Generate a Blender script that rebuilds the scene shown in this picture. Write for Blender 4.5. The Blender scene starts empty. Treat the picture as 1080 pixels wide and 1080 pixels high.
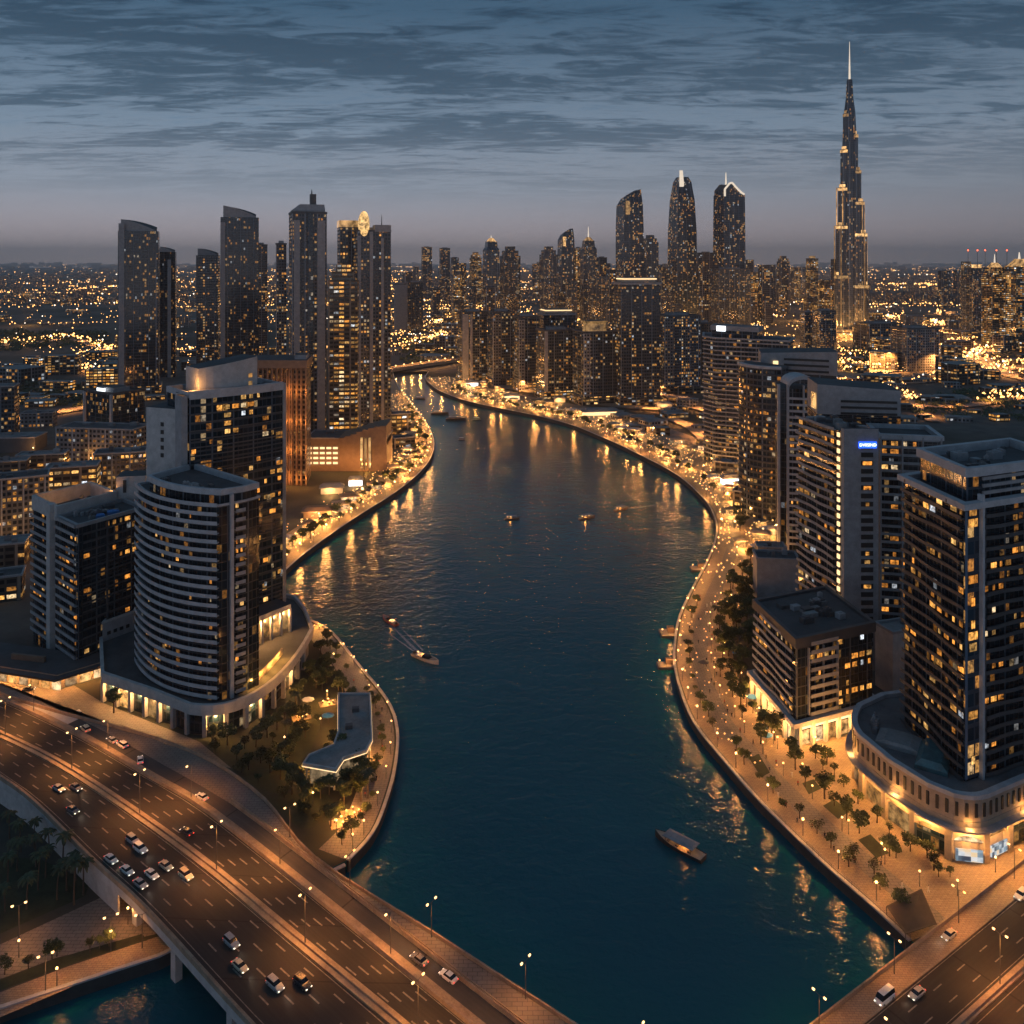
import bpy, bmesh, math, random
from mathutils import Vector, Matrix
R = math.radians
SC = bpy.context.scene
COL = SC.collection
# ------------------------------------------------------------------ camera, sky, exposure
CZ, F, HY = 154.0, 900.0, 277.0
LAND, DECK, ROADZ = 3.0, 10.0, 4.2
cam = bpy.data.objects.new("camera", bpy.data.cameras.new("camera")); COL.objects.link(cam)
cam.location = (0, 0, CZ); cam.rotation_euler = (R(90), 0, 0)
cam.data.sensor_width = 36; cam.data.lens = 36 * F / 1080
cam.data.shift_y = -(540 - HY) / 1080
cam.data.clip_start = 1; cam.data.clip_end = 200000
SC.camera = cam
SC.view_settings.view_transform = 'Standard'; SC.view_settings.look = 'None'
SC.view_settings.exposure = 0.15; SC.view_settings.gamma = 1
try:
    SC.cycles.volume_bounces = 0; SC.cycles.max_bounces = 5; SC.cycles.diffuse_bounces = 2
    SC.cycles.glossy_bounces = 3; SC.cycles.transparent_max_bounces = 8
    SC.cycles.sample_clamp_indirect = 3.0; SC.cycles.sample_clamp_direct = 0
    SC.cycles.use_light_tree = True; SC.cycles.use_denoising = True
    SC.cycles.caustics_reflective = False; SC.cycles.caustics_refractive = False
except Exception: pass

class NT:
    """small node-tree writer"""
    def __init__(s, tree): s.t = tree; s.n = tree.nodes; s.l = tree.links
    def add(s, typ, **kw):
        n = s.n.new(typ)
        for k, v in kw.items(): setattr(n, k, v)
        return n
    def put(s, inp, v):
        if isinstance(v, bpy.types.NodeSocket): s.l.new(v, inp)
        elif v is not None: inp.default_value = v
    def m(s, op, a, b=None, c=None, clamp=False):
        n = s.add('ShaderNodeMath', operation=op, use_clamp=clamp)
        for i, v in enumerate((a, b, c)): s.put(n.inputs[i], v)
        return n.outputs[0]
    def vm(s, op, a, b=None):
        n = s.add('ShaderNodeVectorMath', operation=op); s.put(n.inputs[0], a); s.put(n.inputs[1], b)
        return n.outputs[0]
    def xyz(s, x, y, z):
        n = s.add('ShaderNodeCombineXYZ')
        for i, v in enumerate((x, y, z)): s.put(n.inputs[i], v)
        return n.outputs[0]
    def sep(s, v):
        n = s.add('ShaderNodeSeparateXYZ'); s.put(n.inputs[0], v); return n.outputs
    def noise(s, vec, scale, detail=3, rough=.5, out=0, dist=0):
        n = s.add('ShaderNodeTexNoise'); s.put(n.inputs['Vector'], vec)
        n.inputs['Scale'].default_value = scale; n.inputs['Detail'].default_value = detail
        n.inputs['Roughness'].default_value = rough; n.inputs['Distortion'].default_value = dist
        return n.outputs[out]
    def white(s, vec, out='Value'):
        n = s.add('ShaderNodeTexWhiteNoise', noise_dimensions='3D'); s.put(n.inputs['Vector'], vec)
        return n.outputs[out]
    def ramp(s, fac, stops, interp='LINEAR'):
        n = s.add('ShaderNodeValToRGB'); cr = n.color_ramp; cr.interpolation = interp
        while len(cr.elements) > 1: cr.elements.remove(cr.elements[-1])
        for i, (p, c) in enumerate(stops):
            e = cr.elements[0] if i == 0 else cr.elements.new(p)
            e.position = p; e.color = tuple(c) + (1,) if len(c) == 3 else c
        s.put(n.inputs[0], fac); return n.outputs[0]
    def mix(s, f, a, b, mode='MIX'):
        n = s.add('ShaderNodeMix', data_type='RGBA', blend_type=mode)
        s.put(n.inputs[0], f)
        for i, v in ((6, a), (7, b)):
            if isinstance(v, tuple) and len(v) == 3: v = v + (1,)
            s.put(n.inputs[i], v)
        return n.outputs[2]
    def step(s, v, a, b):
        n = s.add('ShaderNodeMapRange', interpolation_type='SMOOTHSTEP'); s.put(n.inputs[0], v)
        n.inputs[1].default_value = a; n.inputs[2].default_value = b
        return n.outputs[0]

W = bpy.data.worlds.new("World"); SC.world = W; W.use_nodes = True
W.node_tree.nodes.clear(); nt = NT(W.node_tree)
sky = nt.add('ShaderNodeTexSky', sky_type='NISHITA', sun_disc=False)
sky.sun_elevation = R(1.0); sky.sun_rotation = R(180); sky.air_density = 1.2; sky.dust_density = 2.5; sky.altitude = 100
dirv = nt.add('ShaderNodeTexCoord').outputs['Generated']
dx, dy, dz = nt.sep(dirv)
zc = nt.m('MAXIMUM', dz, 0.0)
# dusk gradient by height above the horizon, zenith lifted out of view as fill
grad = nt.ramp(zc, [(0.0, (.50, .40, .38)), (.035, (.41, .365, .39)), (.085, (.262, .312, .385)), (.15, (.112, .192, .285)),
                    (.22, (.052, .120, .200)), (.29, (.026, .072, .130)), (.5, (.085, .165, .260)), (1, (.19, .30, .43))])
side = nt.m('SUBTRACT', nt.m('MULTIPLY_ADD', dx, -.38, 1.0), nt.m('MULTIPLY', nt.m('MULTIPLY', dx, dx), .35)); rear = nt.m('MULTIPLY', nt.step(dy, .15, -.75), .9)  # rear sky brightened behind the camera to light the scene
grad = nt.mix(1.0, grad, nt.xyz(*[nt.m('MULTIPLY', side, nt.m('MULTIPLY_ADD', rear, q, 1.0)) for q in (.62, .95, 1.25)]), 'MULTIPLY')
# long flat clouds on a high layer
k = nt.m('ADD', zc, .055)
u = nt.m('DIVIDE', dx, k); v = nt.m('DIVIDE', dy, k)
pv = nt.xyz(nt.m('MULTIPLY', u, .62), nt.m('MULTIPLY', v, 1.25), 3.7)
big = nt.noise(pv, 1.05, 9, .66, dist=.7)
fine = nt.noise(nt.xyz(nt.m('MULTIPLY', u, .7), nt.m('MULTIPLY', v, 2.0), 9.1), 4.2, 8, .68, dist=.8)
cl = nt.m('MULTIPLY_ADD', fine, .50, nt.m('MULTIPLY', big, .55))
cover = nt.step(cl, .47, .58)
hi = nt.step(zc, .045, .15)
cover = nt.m('MULTIPLY', nt.m('MULTIPLY', cover, hi), .82)
thin = nt.m('MULTIPLY', nt.step(cl, .40, .50), hi)
ccol = nt.ramp(zc, [(0, (.24, .22, .235)), (.10, (.098, .138, .188)), (.17, (.042, .084, .132)), (.29, (.013, .038, .072))])
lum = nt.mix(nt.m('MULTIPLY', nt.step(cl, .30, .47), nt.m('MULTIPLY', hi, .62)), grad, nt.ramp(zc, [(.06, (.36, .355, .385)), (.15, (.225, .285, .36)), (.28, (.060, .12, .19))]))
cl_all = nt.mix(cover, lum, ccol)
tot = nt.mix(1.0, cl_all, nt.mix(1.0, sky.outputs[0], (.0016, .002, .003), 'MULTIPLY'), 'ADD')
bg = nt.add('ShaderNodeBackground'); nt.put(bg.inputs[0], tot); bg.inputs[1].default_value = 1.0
wo = nt.add('ShaderNodeOutputWorld'); nt.l.new(bg.outputs[0], wo.inputs[0])
# (the sun is below the horizon: no sun lamp)

# ------------------------------------------------------------------ helpers
rng = random.Random(7)
def P(x, y, z=LAND):
    """the point of the plane at height z that the picture shows at pixel x, y"""
    Y = (CZ - z) * F / (y - HY)
    return Vector(((x - 540) * Y / F, Y))
def ztop(y, Y): return CZ - (y - HY) * Y / F
ORG = {}
def tag(o, label=None, cat=None, group=None, kind=None):
    if label: o['label'] = label
    if cat: o['category'] = cat
    if group: o['group'] = group
    if kind: o['kind'] = kind
    return o
def empty(name, loc, label=None, cat=None, group=None):
    o = bpy.data.objects.new(name, None); COL.objects.link(o); o.location = loc
    o.empty_display_size = 1; ORG[o] = Vector(loc); return tag(o, label, cat, group)
def area2(p): return sum(p[i-1][0]*p[i][1] - p[i][0]*p[i-1][1] for i in range(len(p)))
def ccw(p):
    p = [Vector((q[0], q[1])) for q in p]
    return p if area2(p) > 0 else p[::-1]
def normals(pts, closed):
    n = len(pts); out = []
    for i in range(n):
        ds = []
        if closed or i > 0: ds.append((pts[i] - pts[i-1]).normalized())
        if closed or i < n-1: ds.append((pts[(i+1) % n] - pts[i]).normalized())
        ns = [Vector((d.y, -d.x)) for d in ds]
        a = sum(ns, Vector((0, 0)))
        a = a.normalized() if a.length > 1e-6 else ns[0]
        out.append(a / max(.35, a.dot(ns[0])))
    return out
def offs(pts, d, closed=True):
    return [p + n * d for p, n in zip(pts, normals(pts, closed))]
def toward(pts):
    """order an open line so that its right-hand normal faces the viewer's side"""
    pts = [Vector((q[0], q[1])) for q in pts]
    mid = pts[len(pts)//2]; d = pts[-1] - pts[0]
    return pts if Vector((d.y, -d.x)).dot(-mid) > 0 else pts[::-1]
def rect(cx, cy, w, d, yaw=0):
    c, s = math.cos(yaw), math.sin(yaw)
    return [Vector((cx + x*c - y*s, cy + x*s + y*c)) for x, y in ((-w/2, -d/2), (w/2, -d/2), (w/2, d/2), (-w/2, d/2))]
def smooth(pts, k=3):
    pts = [Vector((q[0], q[1])) for q in pts]; out = []
    for i in range(len(pts)-1):
        p0, p1, p2, p3 = pts[max(0, i-1)], pts[i], pts[i+1], pts[min(len(pts)-1, i+2)]
        for j in range(k):
            t = j / k
            out.append(.5*((2*p1) + (p2-p0)*t + (2*p0-5*p1+4*p2-p3)*t*t + (3*p1-p0-3*p2+p3)*t**3))
    return out + [pts[-1]]
def bez(a, c, b, n=10):
    return [a*(1-t)**2 + c*2*t*(1-t) + b*t*t for t in [i/n for i in range(n+1)]]
def along(pts, s):
    """point and direction at length s along an open line"""
    for i in range(len(pts)-1):
        L = (pts[i+1]-pts[i]).length
        if s <= L or i == len(pts)-2:
            d = (pts[i+1]-pts[i]).normalized(); return pts[i] + d*s, d
        s -= L
def length(pts): return sum((pts[i+1]-pts[i]).length for i in range(len(pts)-1))
def inside(p, poly):
    c = False; j = len(poly)-1
    for i in range(len(poly)):
        a, b = poly[i], poly[j]
        if (a[1] > p[1]) != (b[1] > p[1]) and p[0] < (b[0]-a[0])*(p[1]-a[1])/(b[1]-a[1]) + a[0]: c = not c
        j = i
    return c
BLOCKED = []
def free(p, m=0): return not any(inside(p, q) for q in BLOCKED)

class MB:
    def __init__(s): s.v = []; s.f = []; s.uv = []; s.mi = []
    def face(s, pts, uv=None, m=0):
        b = len(s.v); s.v += [tuple(p) for p in pts]; s.f.append(tuple(range(b, b+len(pts))))
        s.uv += uv or [(p[0], p[1]) for p in pts]; s.mi.append(m); return s
    def side(s, a, b, z0, z1, u0, m=0, zb=None):
        L = math.hypot(b[0]-a[0], b[1]-a[1]); q = zb if zb is not None else 0
        s.face([(a[0], a[1], z0), (b[0], b[1], z0), (b[0], b[1], z1), (a[0], a[1], z1)],
               [(u0, z0-q), (u0+L, z0-q), (u0+L, z1-q), (u0, z1-q)], m); return u0+L
    def prism(s, poly, z0, z1, m=0, mt=None, bottom=True):
        poly = ccw(poly); u = 0
        for i in range(len(poly)): u = s.side(poly[i], poly[(i+1) % len(poly)], z0, z1, u, m, z0)
        t = m if mt is None else mt
        s.face([(p[0], p[1], z1) for p in poly], None, t)
        if bottom: s.face([(p[0], p[1], z0) for p in poly[::-1]], None, t)
        return s
    def loft(s, secs, m=0, mt=None):
        zb = secs[0][1]
        for (pa, za), (pb, zz) in zip(secs, secs[1:]):
            n = len(pa); u = 0
            for i in range(n):
                j = (i+1) % n; L = (Vector(pa[j][:2])-Vector(pa[i][:2])).length
                Z = lambda p, z: p[2] if len(p) > 2 else z
                q = [(pa[i][0], pa[i][1], Z(pa[i], za)), (pa[j][0], pa[j][1], Z(pa[j], za)), (pb[j][0], pb[j][1], Z(pb[j], zz)), (pb[i][0], pb[i][1], Z(pb[i], zz))]
                s.face(q, [(u, q[0][2]-zb), (u+L, q[1][2]-zb), (u+L, q[2][2]-zb), (u, q[3][2]-zb)], m); u += L
        t = m if mt is None else mt
        s.face([(p[0], p[1], p[2] if len(p) > 2 else secs[-1][1]) for p in secs[-1][0]], None, t)
        s.face([(p[0], p[1], p[2] if len(p) > 2 else secs[0][1]) for p in secs[0][0][::-1]], None, t)
        return s
    def box(s, c, d, rz=0, m=0):
        return s.prism(rect(c[0], c[1], d[0], d[1], rz), c[2]-d[2]/2, c[2]+d[2]/2, m)
    def strip(s, pts, o0, o1, z0, z1, closed=False, m=0):
        a = offs(pts, o0, closed); b = offs(pts, o1, closed); n = len(pts); u = 0
        A = lambda q, z: (q[0], q[1], z)
        for i in range(n if closed else n-1):
            j = (i+1) % n; L = (b[j]-b[i]).length
            s.face([A(b[i], z0), A(b[j], z0), A(b[j], z1), A(b[i], z1)], [(u, z0), (u+L, z0), (u+L, z1), (u, z1)], m)
            s.face([A(a[j], z0), A(a[i], z0), A(a[i], z1), A(a[j], z1)], [(u+L, z0), (u, z0), (u, z1), (u+L, z1)], m)
            s.face([A(b[i], z1), A(b[j], z1), A(a[j], z1), A(a[i], z1)], None, m)
            s.face([A(a[i], z0), A(a[j], z0), A(b[j], z0), A(b[i], z0)], None, m); u += L
        if not closed:
            s.face([A(a[0], z0), A(b[0], z0), A(b[0], z1), A(a[0], z1)], None, m)
            s.face([A(b[-1], z0), A(a[-1], z0), A(a[-1], z1), A(b[-1], z1)], None, m)
        return s
    def tube(s, a, b, r0, r1, n=6, m=0, caps=True):
        a, b = Vector(a), Vector(b); d = (b-a).normalized()
        x = d.orthogonal().normalized(); y = d.cross(x)
        ra = [a + (x*math.cos(t)+y*math.sin(t))*r0 for t in [2*math.pi*i/n for i in range(n)]]
        rb = [b + (x*math.cos(t)+y*math.sin(t))*r1 for t in [2*math.pi*i/n for i in range(n)]]
        for i in range(n): s.face([ra[i], ra[(i+1) % n], rb[(i+1) % n], rb[i]], None, m)
        if caps: s.face(rb, None, m); s.face(ra[::-1], None, m)
        return s
    def ball(s, c, r, n=8, k=4, m=0, sz=1.0):
        g = [[Vector((c[0]+r*math.sin(math.pi*i/k)*math.cos(2*math.pi*j/n), c[1]+r*math.sin(math.pi*i/k)*math.sin(2*math.pi*j/n), c[2]+r*sz*math.cos(math.pi*i/k))) for j in range(n)] for i in range(k+1)]
        for i in range(k):
            for j in range(n):
                q = [g[i][j], g[i+1][j], g[i+1][(j+1) % n], g[i][(j+1) % n]]
                if i == 0: q = [g[0][0], q[1], q[2]]
                elif i == k-1: q = [q[0], g[k][0], q[3]]
                s.face(q, None, m)
        return s
    def octa(s, c, r, m=0):
        c = Vector(c); e = [Vector((r, 0, 0)), Vector((0, r, 0)), Vector((-r, 0, 0)), Vector((0, -r, 0))]
        for i in range(4):
            s.face([c+e[i], c+e[(i+1) % 4], c+Vector((0, 0, r))], None, m); s.face([c+e[(i+1) % 4], c+e[i], c-Vector((0, 0, r))], None, m)
        return s
    def build(s, name, mats, parent=None, smooth=False, weld=True, link=True):
        mats = mats if isinstance(mats, (list, tuple)) else [mats]
        o = ORG.get(parent, Vector((0, 0, 0)))
        me = bpy.data.meshes.new(name)
        me.from_pydata([(p[0]-o[0], p[1]-o[1], p[2]-o[2]) for p in s.v], [], s.f)
        ul = me.uv_layers.new(name="UVMap"); flat = [c for q in s.uv for c in q]
        ul.data.foreach_set("uv", flat)
        for mt in mats: me.materials.append(mt)
        me.polygons.foreach_set("material_index", s.mi)
        if weld:
            bm = bmesh.new(); bm.from_mesh(me); bmesh.ops.remove_doubles(bm, verts=bm.verts, dist=.0015); bm.to_mesh(me); bm.free()
        if smooth: me.polygons.foreach_set("use_smooth", [True]*len(me.polygons))
        me.update()
        ob = bpy.data.objects.new(name, me); COL.objects.link(ob)
        if parent is not None: ob.parent = parent
        ORG[ob] = Vector(o); return ob

def copy_tree(o, loc=None, rz=None, parent=None, label=None, scale=None):
    c = o.copy(); COL.objects.link(c)
    if parent is not None: c.parent = parent
    if loc is not None: c.location = loc
    if rz is not None: c.rotation_euler = (0, 0, rz)
    if scale is not None: c.scale = (scale,)*3 if not isinstance(scale, tuple) else scale
    if label: c['label'] = label
    for ch in o.children: copy_tree(ch, parent=c)
    return c
_O = "zeroth first second third fourth fifth sixth seventh eighth ninth tenth eleventh twelfth thirteenth fourteenth fifteenth sixteenth seventeenth eighteenth nineteenth twentieth".split()
def nth(i):
    if i <= 20: return _O[i]
    return f"{i}{'th' if i % 100 in (11, 12, 13) else {1: 'st', 2: 'nd', 3: 'rd'}.get(i % 10, 'th')}"
def lamp_data(name, power, col=(1, .52, .18), r=.25):
    col = (1, col[1]*.79, col[2]*.54); power *= 1.25; l = bpy.data.lights.new(name, 'POINT'); l.energy = power; l.color = col; l.shadow_soft_size = r; return l
def down_lamp(name, power, size=140, r=.4, col=(1, .37, .085)):
    l = bpy.data.lights.new(name, 'SPOT'); l.energy = power; l.color = col; l.spot_size = R(size); l.spot_blend = 1; l.shadow_soft_size = r; return l
def add_light(data, loc, parent):
    o = bpy.data.objects.new("lamp_light", data); COL.objects.link(o)
    o.parent = parent; o.location = Vector(loc) - ORG[parent]; return o

# ------------------------------------------------------------------ materials
def newmat(name):
    m = bpy.data.materials.new(name); m.use_nodes = True; m.node_tree.nodes.clear()
    t = NT(m.node_tree); b = t.add('ShaderNodeBsdfPrincipled'); o = t.add('ShaderNodeOutputMaterial')
    t.l.new(b.outputs[0], o.inputs[0]); return m, t, b
def plain(name, col, rough=.7, metal=0, var=.18, scale=.35, bump=0, spec=.5):
    m, t, b = newmat(name)
    tc = t.add('ShaderNodeTexCoord').outputs['Object']
    n = t.noise(tc, scale, 5, .6); n2 = t.noise(tc, scale*9, 3, .6)
    f = t.m('ADD', t.m('MULTIPLY', n, .65), t.m('MULTIPLY', n2, .35))
    c0 = tuple(max(0, c*(1-var*2)) for c in col); c1 = tuple(min(1, c*(1+var*2)) for c in col)
    t.put(b.inputs['Base Color'], t.ramp(f, [(.25, c0), (.75, c1)]))
    t.put(b.inputs['Roughness'], t.m('MULTIPLY_ADD', n2, .2, rough-.1)); b.inputs['Metallic'].default_value = metal
    b.inputs['Specular IOR Level'].default_value = spec
    if bump:
        bp = t.add('ShaderNodeBump'); bp.inputs['Strength'].default_value = bump; bp.inputs['Distance'].default_value = .1
        t.put(bp.inputs['Height'], n2); t.l.new(bp.outputs[0], b.inputs['Normal'])
    return m
def glow(name, col, s, var=0.0):
    m, t, b = newmat(name)
    b.inputs['Base Color'].default_value = (.05, .05, .05, 1); b.inputs['Emission Color'].default_value = tuple(col)+(1,)
    if var:
        r = t.add('ShaderNodeObjectInfo').outputs['Random']
        t.put(b.inputs['Emission Strength'], t.m('MULTIPLY_ADD', t.m('POWER', r, 2.0), s*var, s*(1-var)))
    else: b.inputs['Emission Strength'].default_value = s
    m.cycles.emission_sampling = 'NONE'
    return m
def interior(name, s, cols, scale=.9):
    """a lit room seen through its window: patches of lamp, curtain and furniture"""
    m, t, b = newmat(name)
    tc = t.add('ShaderNodeTexCoord').outputs['Object']; r = t.add('ShaderNodeObjectInfo').outputs['Random']
    p = t.vm('ADD', tc, t.xyz(t.m('MULTIPLY', r, 91.), t.m('MULTIPLY', r, 37.), 0))
    n = t.noise(p, scale, 3, .6)
    amp = t.m('MULTIPLY', t.step(n, .22, .78), t.m('MULTIPLY_ADD', t.m('POWER', r, 1.5), 1.1, .28))
    b.inputs['Base Color'].default_value = (.02, .02, .02, 1); b.inputs['Roughness'].default_value = .15
    t.put(b.inputs['Emission Color'], t.ramp(t.white(t.xyz(r, 3., 7.)), cols, 'CONSTANT'))
    t.put(b.inputs['Emission Strength'], t.m('MULTIPLY', amp, s))
    m.cycles.emission_sampling = 'NONE'
    return m
WARM = [(0, (1, .36, .055)), (.35, (1, .44, .09)), (.7, (1, .54, .16)), (.90, (1, .72, .40)), (.965, (.85, .92, 1))]
def fac(name, wall, glass=(.012, .017, .022), bay=3.0, fh=3.3, p=.2, S=1.6, fw=.14, sill=.28, head=.95, wr=.7, gr=.12, run=1.0, cols=WARM, ws=.5, seed=0.0):
    """a storey-and-bay wall: solid piers and spandrels, dark glass, some rooms lit"""
    m, t, b = newmat(name)
    uvn = t.add('ShaderNodeUVMap'); U, V, _ = t.sep(uvn.outputs[0])
    rnd = t.add('ShaderNodeObjectInfo').outputs['Random']; sd = t.m('MULTIPLY_ADD', rnd, 173.3, seed)
    a = t.m('DIVIDE', U, bay); c = t.m('DIVIDE', V, fh)
    cu, cv = t.m('FLOOR', a), t.m('FLOOR', c); fu, fv = t.m('FRACT', a), t.m('FRACT', c)
    gx = t.m('MULTIPLY', t.m('GREATER_THAN', fu, fw), t.m('LESS_THAN', fu, 1-fw)) if fw > 0 else 1.0
    gy = t.m('MULTIPLY', t.m('GREATER_THAN', fv, sill), t.m('LESS_THAN', fv, head))
    g = t.m('MULTIPLY', gx, gy)
    cell = t.xyz(cu, cv, sd)
    w = t.add('ShaderNodeTexWhiteNoise', noise_dimensions='3D'); t.put(w.inputs[0], cell)
    r2, r3, r4 = t.sep(w.outputs['Color'])
    clus = t.noise(t.xyz(t.m('MULTIPLY', cu, .12*run), t.m('MULTIPLY', cv, .22), sd), 1.0, 2, .6)
    pr = t.m('MULTIPLY', t.step(clus, .30, .72), p*2.0)
    colm = t.m('GREATER_THAN', t.white(t.xyz(cu, 5.0, sd)), .93); rowm = t.m('GREATER_THAN', t.white(t.xyz(9.0, cv, sd)), .94)
    pr = t.m('ADD', pr, t.m('MULTIPLY', t.m('ADD', colm, rowm), p*1.3))
    lit = t.m('LESS_THAN', w.outputs['Value'], pr)
    inn = t.noise(t.xyz(t.m('MULTIPLY', U, 1.1), V, sd), .9, 2, .6)
    e = t.m('MULTIPLY', t.m('MULTIPLY', lit, g), t.m('MULTIPLY', t.m('MULTIPLY_ADD', t.m('POWER', r2, 2.2), 1.5, .22), t.step(inn, .2, .75)))
    st = t.noise(t.xyz(t.m('MULTIPLY', U, .25), t.m('MULTIPLY', V, .05), sd), 1, 4, .6)
    grp = t.white(t.xyz(t.m('FLOOR', t.m('DIVIDE', U, bay*3.0)), t.m('MULTIPLY', sd, 1.0), 4.0))
    wl = t.mix(t.m('MULTIPLY_ADD', grp, .55, t.m('MULTIPLY', st, .45)), tuple(x*.45 for x in wall), tuple(min(1, x*1.6) for x in wall))
    rib = t.m('MULTIPLY', t.m('LESS_THAN', t.m('FRACT', t.m('DIVIDE', U, bay*4.0)), .07), 1.0)
    wl = t.mix(t.m('MULTIPLY', rib, .8), wl, tuple(min(.4, x*3.2) for x in wall)); g = t.m('MULTIPLY', g, t.m('SUBTRACT', 1.0, rib))
    e = t.m('MULTIPLY', e, t.m('SUBTRACT', 1.0, rib))
    gv = t.mix(r4, tuple(x*.6 for x in glass), tuple(x*1.6 for x in glass))
    t.put(b.inputs['Base Color'], t.mix(g, wl, gv))
    t.put(b.inputs['Roughness'], t.m('MULTIPLY_ADD', g, gr-wr, wr)); b.inputs['Specular IOR Level'].default_value = ws
    t.put(b.inputs['Emission Color'], t.ramp(r3, cols)); t.put(b.inputs['Emission Strength'], t.m('MULTIPLY', e, S))
    m.cycles.emission_sampling = 'NONE'
    return m
def screenmat():
    m, t, b = newmat('shop_screen'); tc = t.add('ShaderNodeTexCoord').outputs['Object']; x, y, z = t.sep(tc)
    a = t.m('FLOOR', t.m('MULTIPLY', t.m('ADD', x, y), .8)); c = t.m('FLOOR', t.m('MULTIPLY', z, .9))
    n = t.noise(tc, .5, 2, .5); w = t.white(t.xyz(a, c, 1.))
    t.put(b.inputs['Emission Color'], t.ramp(t.m('ADD', t.m('MULTIPLY', w, .6), t.m('MULTIPLY', n, .4)), [(.2, (.03, .06, .10)), (.42, (.30, .45, .55)), (.6, (.85, .88, .9)), (.8, (1, .75, .45))]))
    b.inputs['Emission Strength'].default_value = .75; b.inputs['Base Color'].default_value = (.015, .015, .018, 1); m.cycles.emission_sampling = 'NONE'; return m
M = {}
M['conc'] = plain('pale_concrete', (.41, .395, .385), .8, bump=.15)
M['stone'] = plain('warm_stone', (.34, .27, .20), .8, bump=.15)
M['band'] = plain('balcony_band', (.38, .38, .395), .6)
M['greyw'] = plain('grey_render', (.27, .268, .275), .8)
M['dgrey'] = plain('dark_grey_metal', (.06, .062, .067), .5)
M['roof'] = plain('roof_membrane', (.06, .062, .066), .85, var=.3, scale=.12)
M['roofl'] = plain('pale_roof', (.20, .20, .20), .85, var=.25, scale=.15)
M['brown'] = plain('brown_cladding', (.17, .115, .08), .7)
M['sail'] = plain('dark_sail', (.055, .042, .033), .8)
M['black'] = plain('black_frame', (.012, .012, .013), .5)
M['steel'] = plain('steel', (.22, .22, .23), .4, .7)
M['pole'] = plain('lamp_pole', (.10, .095, .09), .5, .3)
M['glass'] = plain('blue_roof_glass', (.05, .12, .13), .12, var=.35, scale=.4)
M['trunk'] = plain('bark', (.07, .05, .035), .9, bump=.3)
M['white'] = plain('white_paint', (.75, .74, .72), .5, var=.05)
M['blue'] = plain('blue_tarpaulin', (.03, .16, .42), .5)
M['rubber'] = plain('tyre_rubber', (.015, .015, .015), .8)
def leafmat(name, a, b2):
    m, t, b = newmat(name)
    g = t.add('ShaderNodeNewGeometry').outputs['Random Per Island']; r = t.add('ShaderNodeObjectInfo').outputs['Random']
    f = t.m('MULTIPLY_ADD', r, .4, t.m('MULTIPLY', g, .6))
    t.put(b.inputs['Base Color'], t.ramp(f, [(.1, a), (.9, b2)])); b.inputs['Roughness'].default_value = .75
    return m
M['leaf'] = leafmat('leaves', (.030, .042, .014), (.075, .095, .030))
M['palm'] = leafmat('palm_leaves', (.028, .038, .018), (.060, .075, .030))
def globe_glass(name, col, s):
    m = glow(name, col, s); t = NT(m.node_tree); b = [n for n in t.n if n.type == 'BSDF_PRINCIPLED'][0]; o = [n for n in t.n if n.type == 'OUTPUT_MATERIAL'][0]
    b.inputs['Base Color'].default_value = (0, 0, 0, 1); tr = t.add('ShaderNodeBsdfTransparent'); mx = t.add('ShaderNodeMixShader'); mx.inputs[0].default_value = .5
    t.l.new(tr.outputs[0], mx.inputs[1]); t.l.new(b.outputs[0], mx.inputs[2]); t.l.new(mx.outputs[0], o.inputs[0]); return m
M['lamp'] = globe_glass('lamp_globe', (1, .54, .2), 5.5)
M['lampw'] = glow('white_lamp', (1, .86, .66), 3)
M['red'] = glow('red_beacon', (1, .12, .05), 4)
M['tail'] = glow('tail_light', (1, .06, .03), 4.0)
M['head'] = glow('head_light', (1, .88, .68), 3.0)
M['strip'] = glow('light_strip', (1, .66, .32), 1.5)
M['wsign'] = glow('white_sign', (.9, .95, 1), 2.2)
M['crownlit'] = interior('glowing_crown', 1.5, [(0, (1, .55, .2))], .15)  # floodlighting put in as the surface's own emission
M['win'] = interior('lit_room', 1.5, WARM, .8)
M['shop'] = interior('lit_shopfront', 1.35, [(0, (1, .48, .14)), (.5, (1, .56, .2)), (.85, (1, .68, .36))], .5)
M['screen'] = screenmat()
# wall patterns
M['f_glass'] = fac('dark_curtain_wall', (.020, .029, .040), (.006, .015, .023), 2.0, 3.4, .10, 1.6, .05, .22, 1.0, .3, .1)
M['f_glass2'] = fac('dim_curtain_wall', (.026, .031, .037), (.008, .013, .018), 1.8, 3.0, .07, .9, .05, .12, 1.0, .3, .1)
M['f_resi'] = fac('grey_apartment_wall', (.080, .089, .102), (.008, .014, .020), 2.6, 3.2, .28, 2.0, .17, .34, .92)
M['f_dark'] = fac('dark_apartment_wall', (.046, .055, .066), (.009, .016, .023), 2.8, 3.4, .17, 2.2, .12, .32, .92)
M['f_gold'] = fac('golden_lit_wall', (.07, .055, .04), (.02, .018, .014), 4.2, 3.4, .55, 1.5, .07, .36, .86, run=.6)
M['f_blue'] = fac('blue_glass_wall', (.038, .056, .080), (.013, .028, .044), 3.4, 4.4, .13, 2.7, .08, .22, .96, .4, .1)
M['f_off'] = fac('pale_office_wall', (.15, .148, .15), (.012, .016, .02), 3.4, 3.6, .18, 1.7, .2, .38, .9)
M['f_brown'] = fac('brown_hotel_wall', (.11, .07, .045), (.015, .013, .012), 3.0, 3.4, .12, 1.3, .2, .3, .88)
M['f_far'] = fac('far_block_wall', (.12, .115, .115), (.012, .015, .02), 5.0, 4.4, .21, 2.6, .14, .3, .95, ws=.15)  # wall colour lightened to make far blocks look hazier
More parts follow.
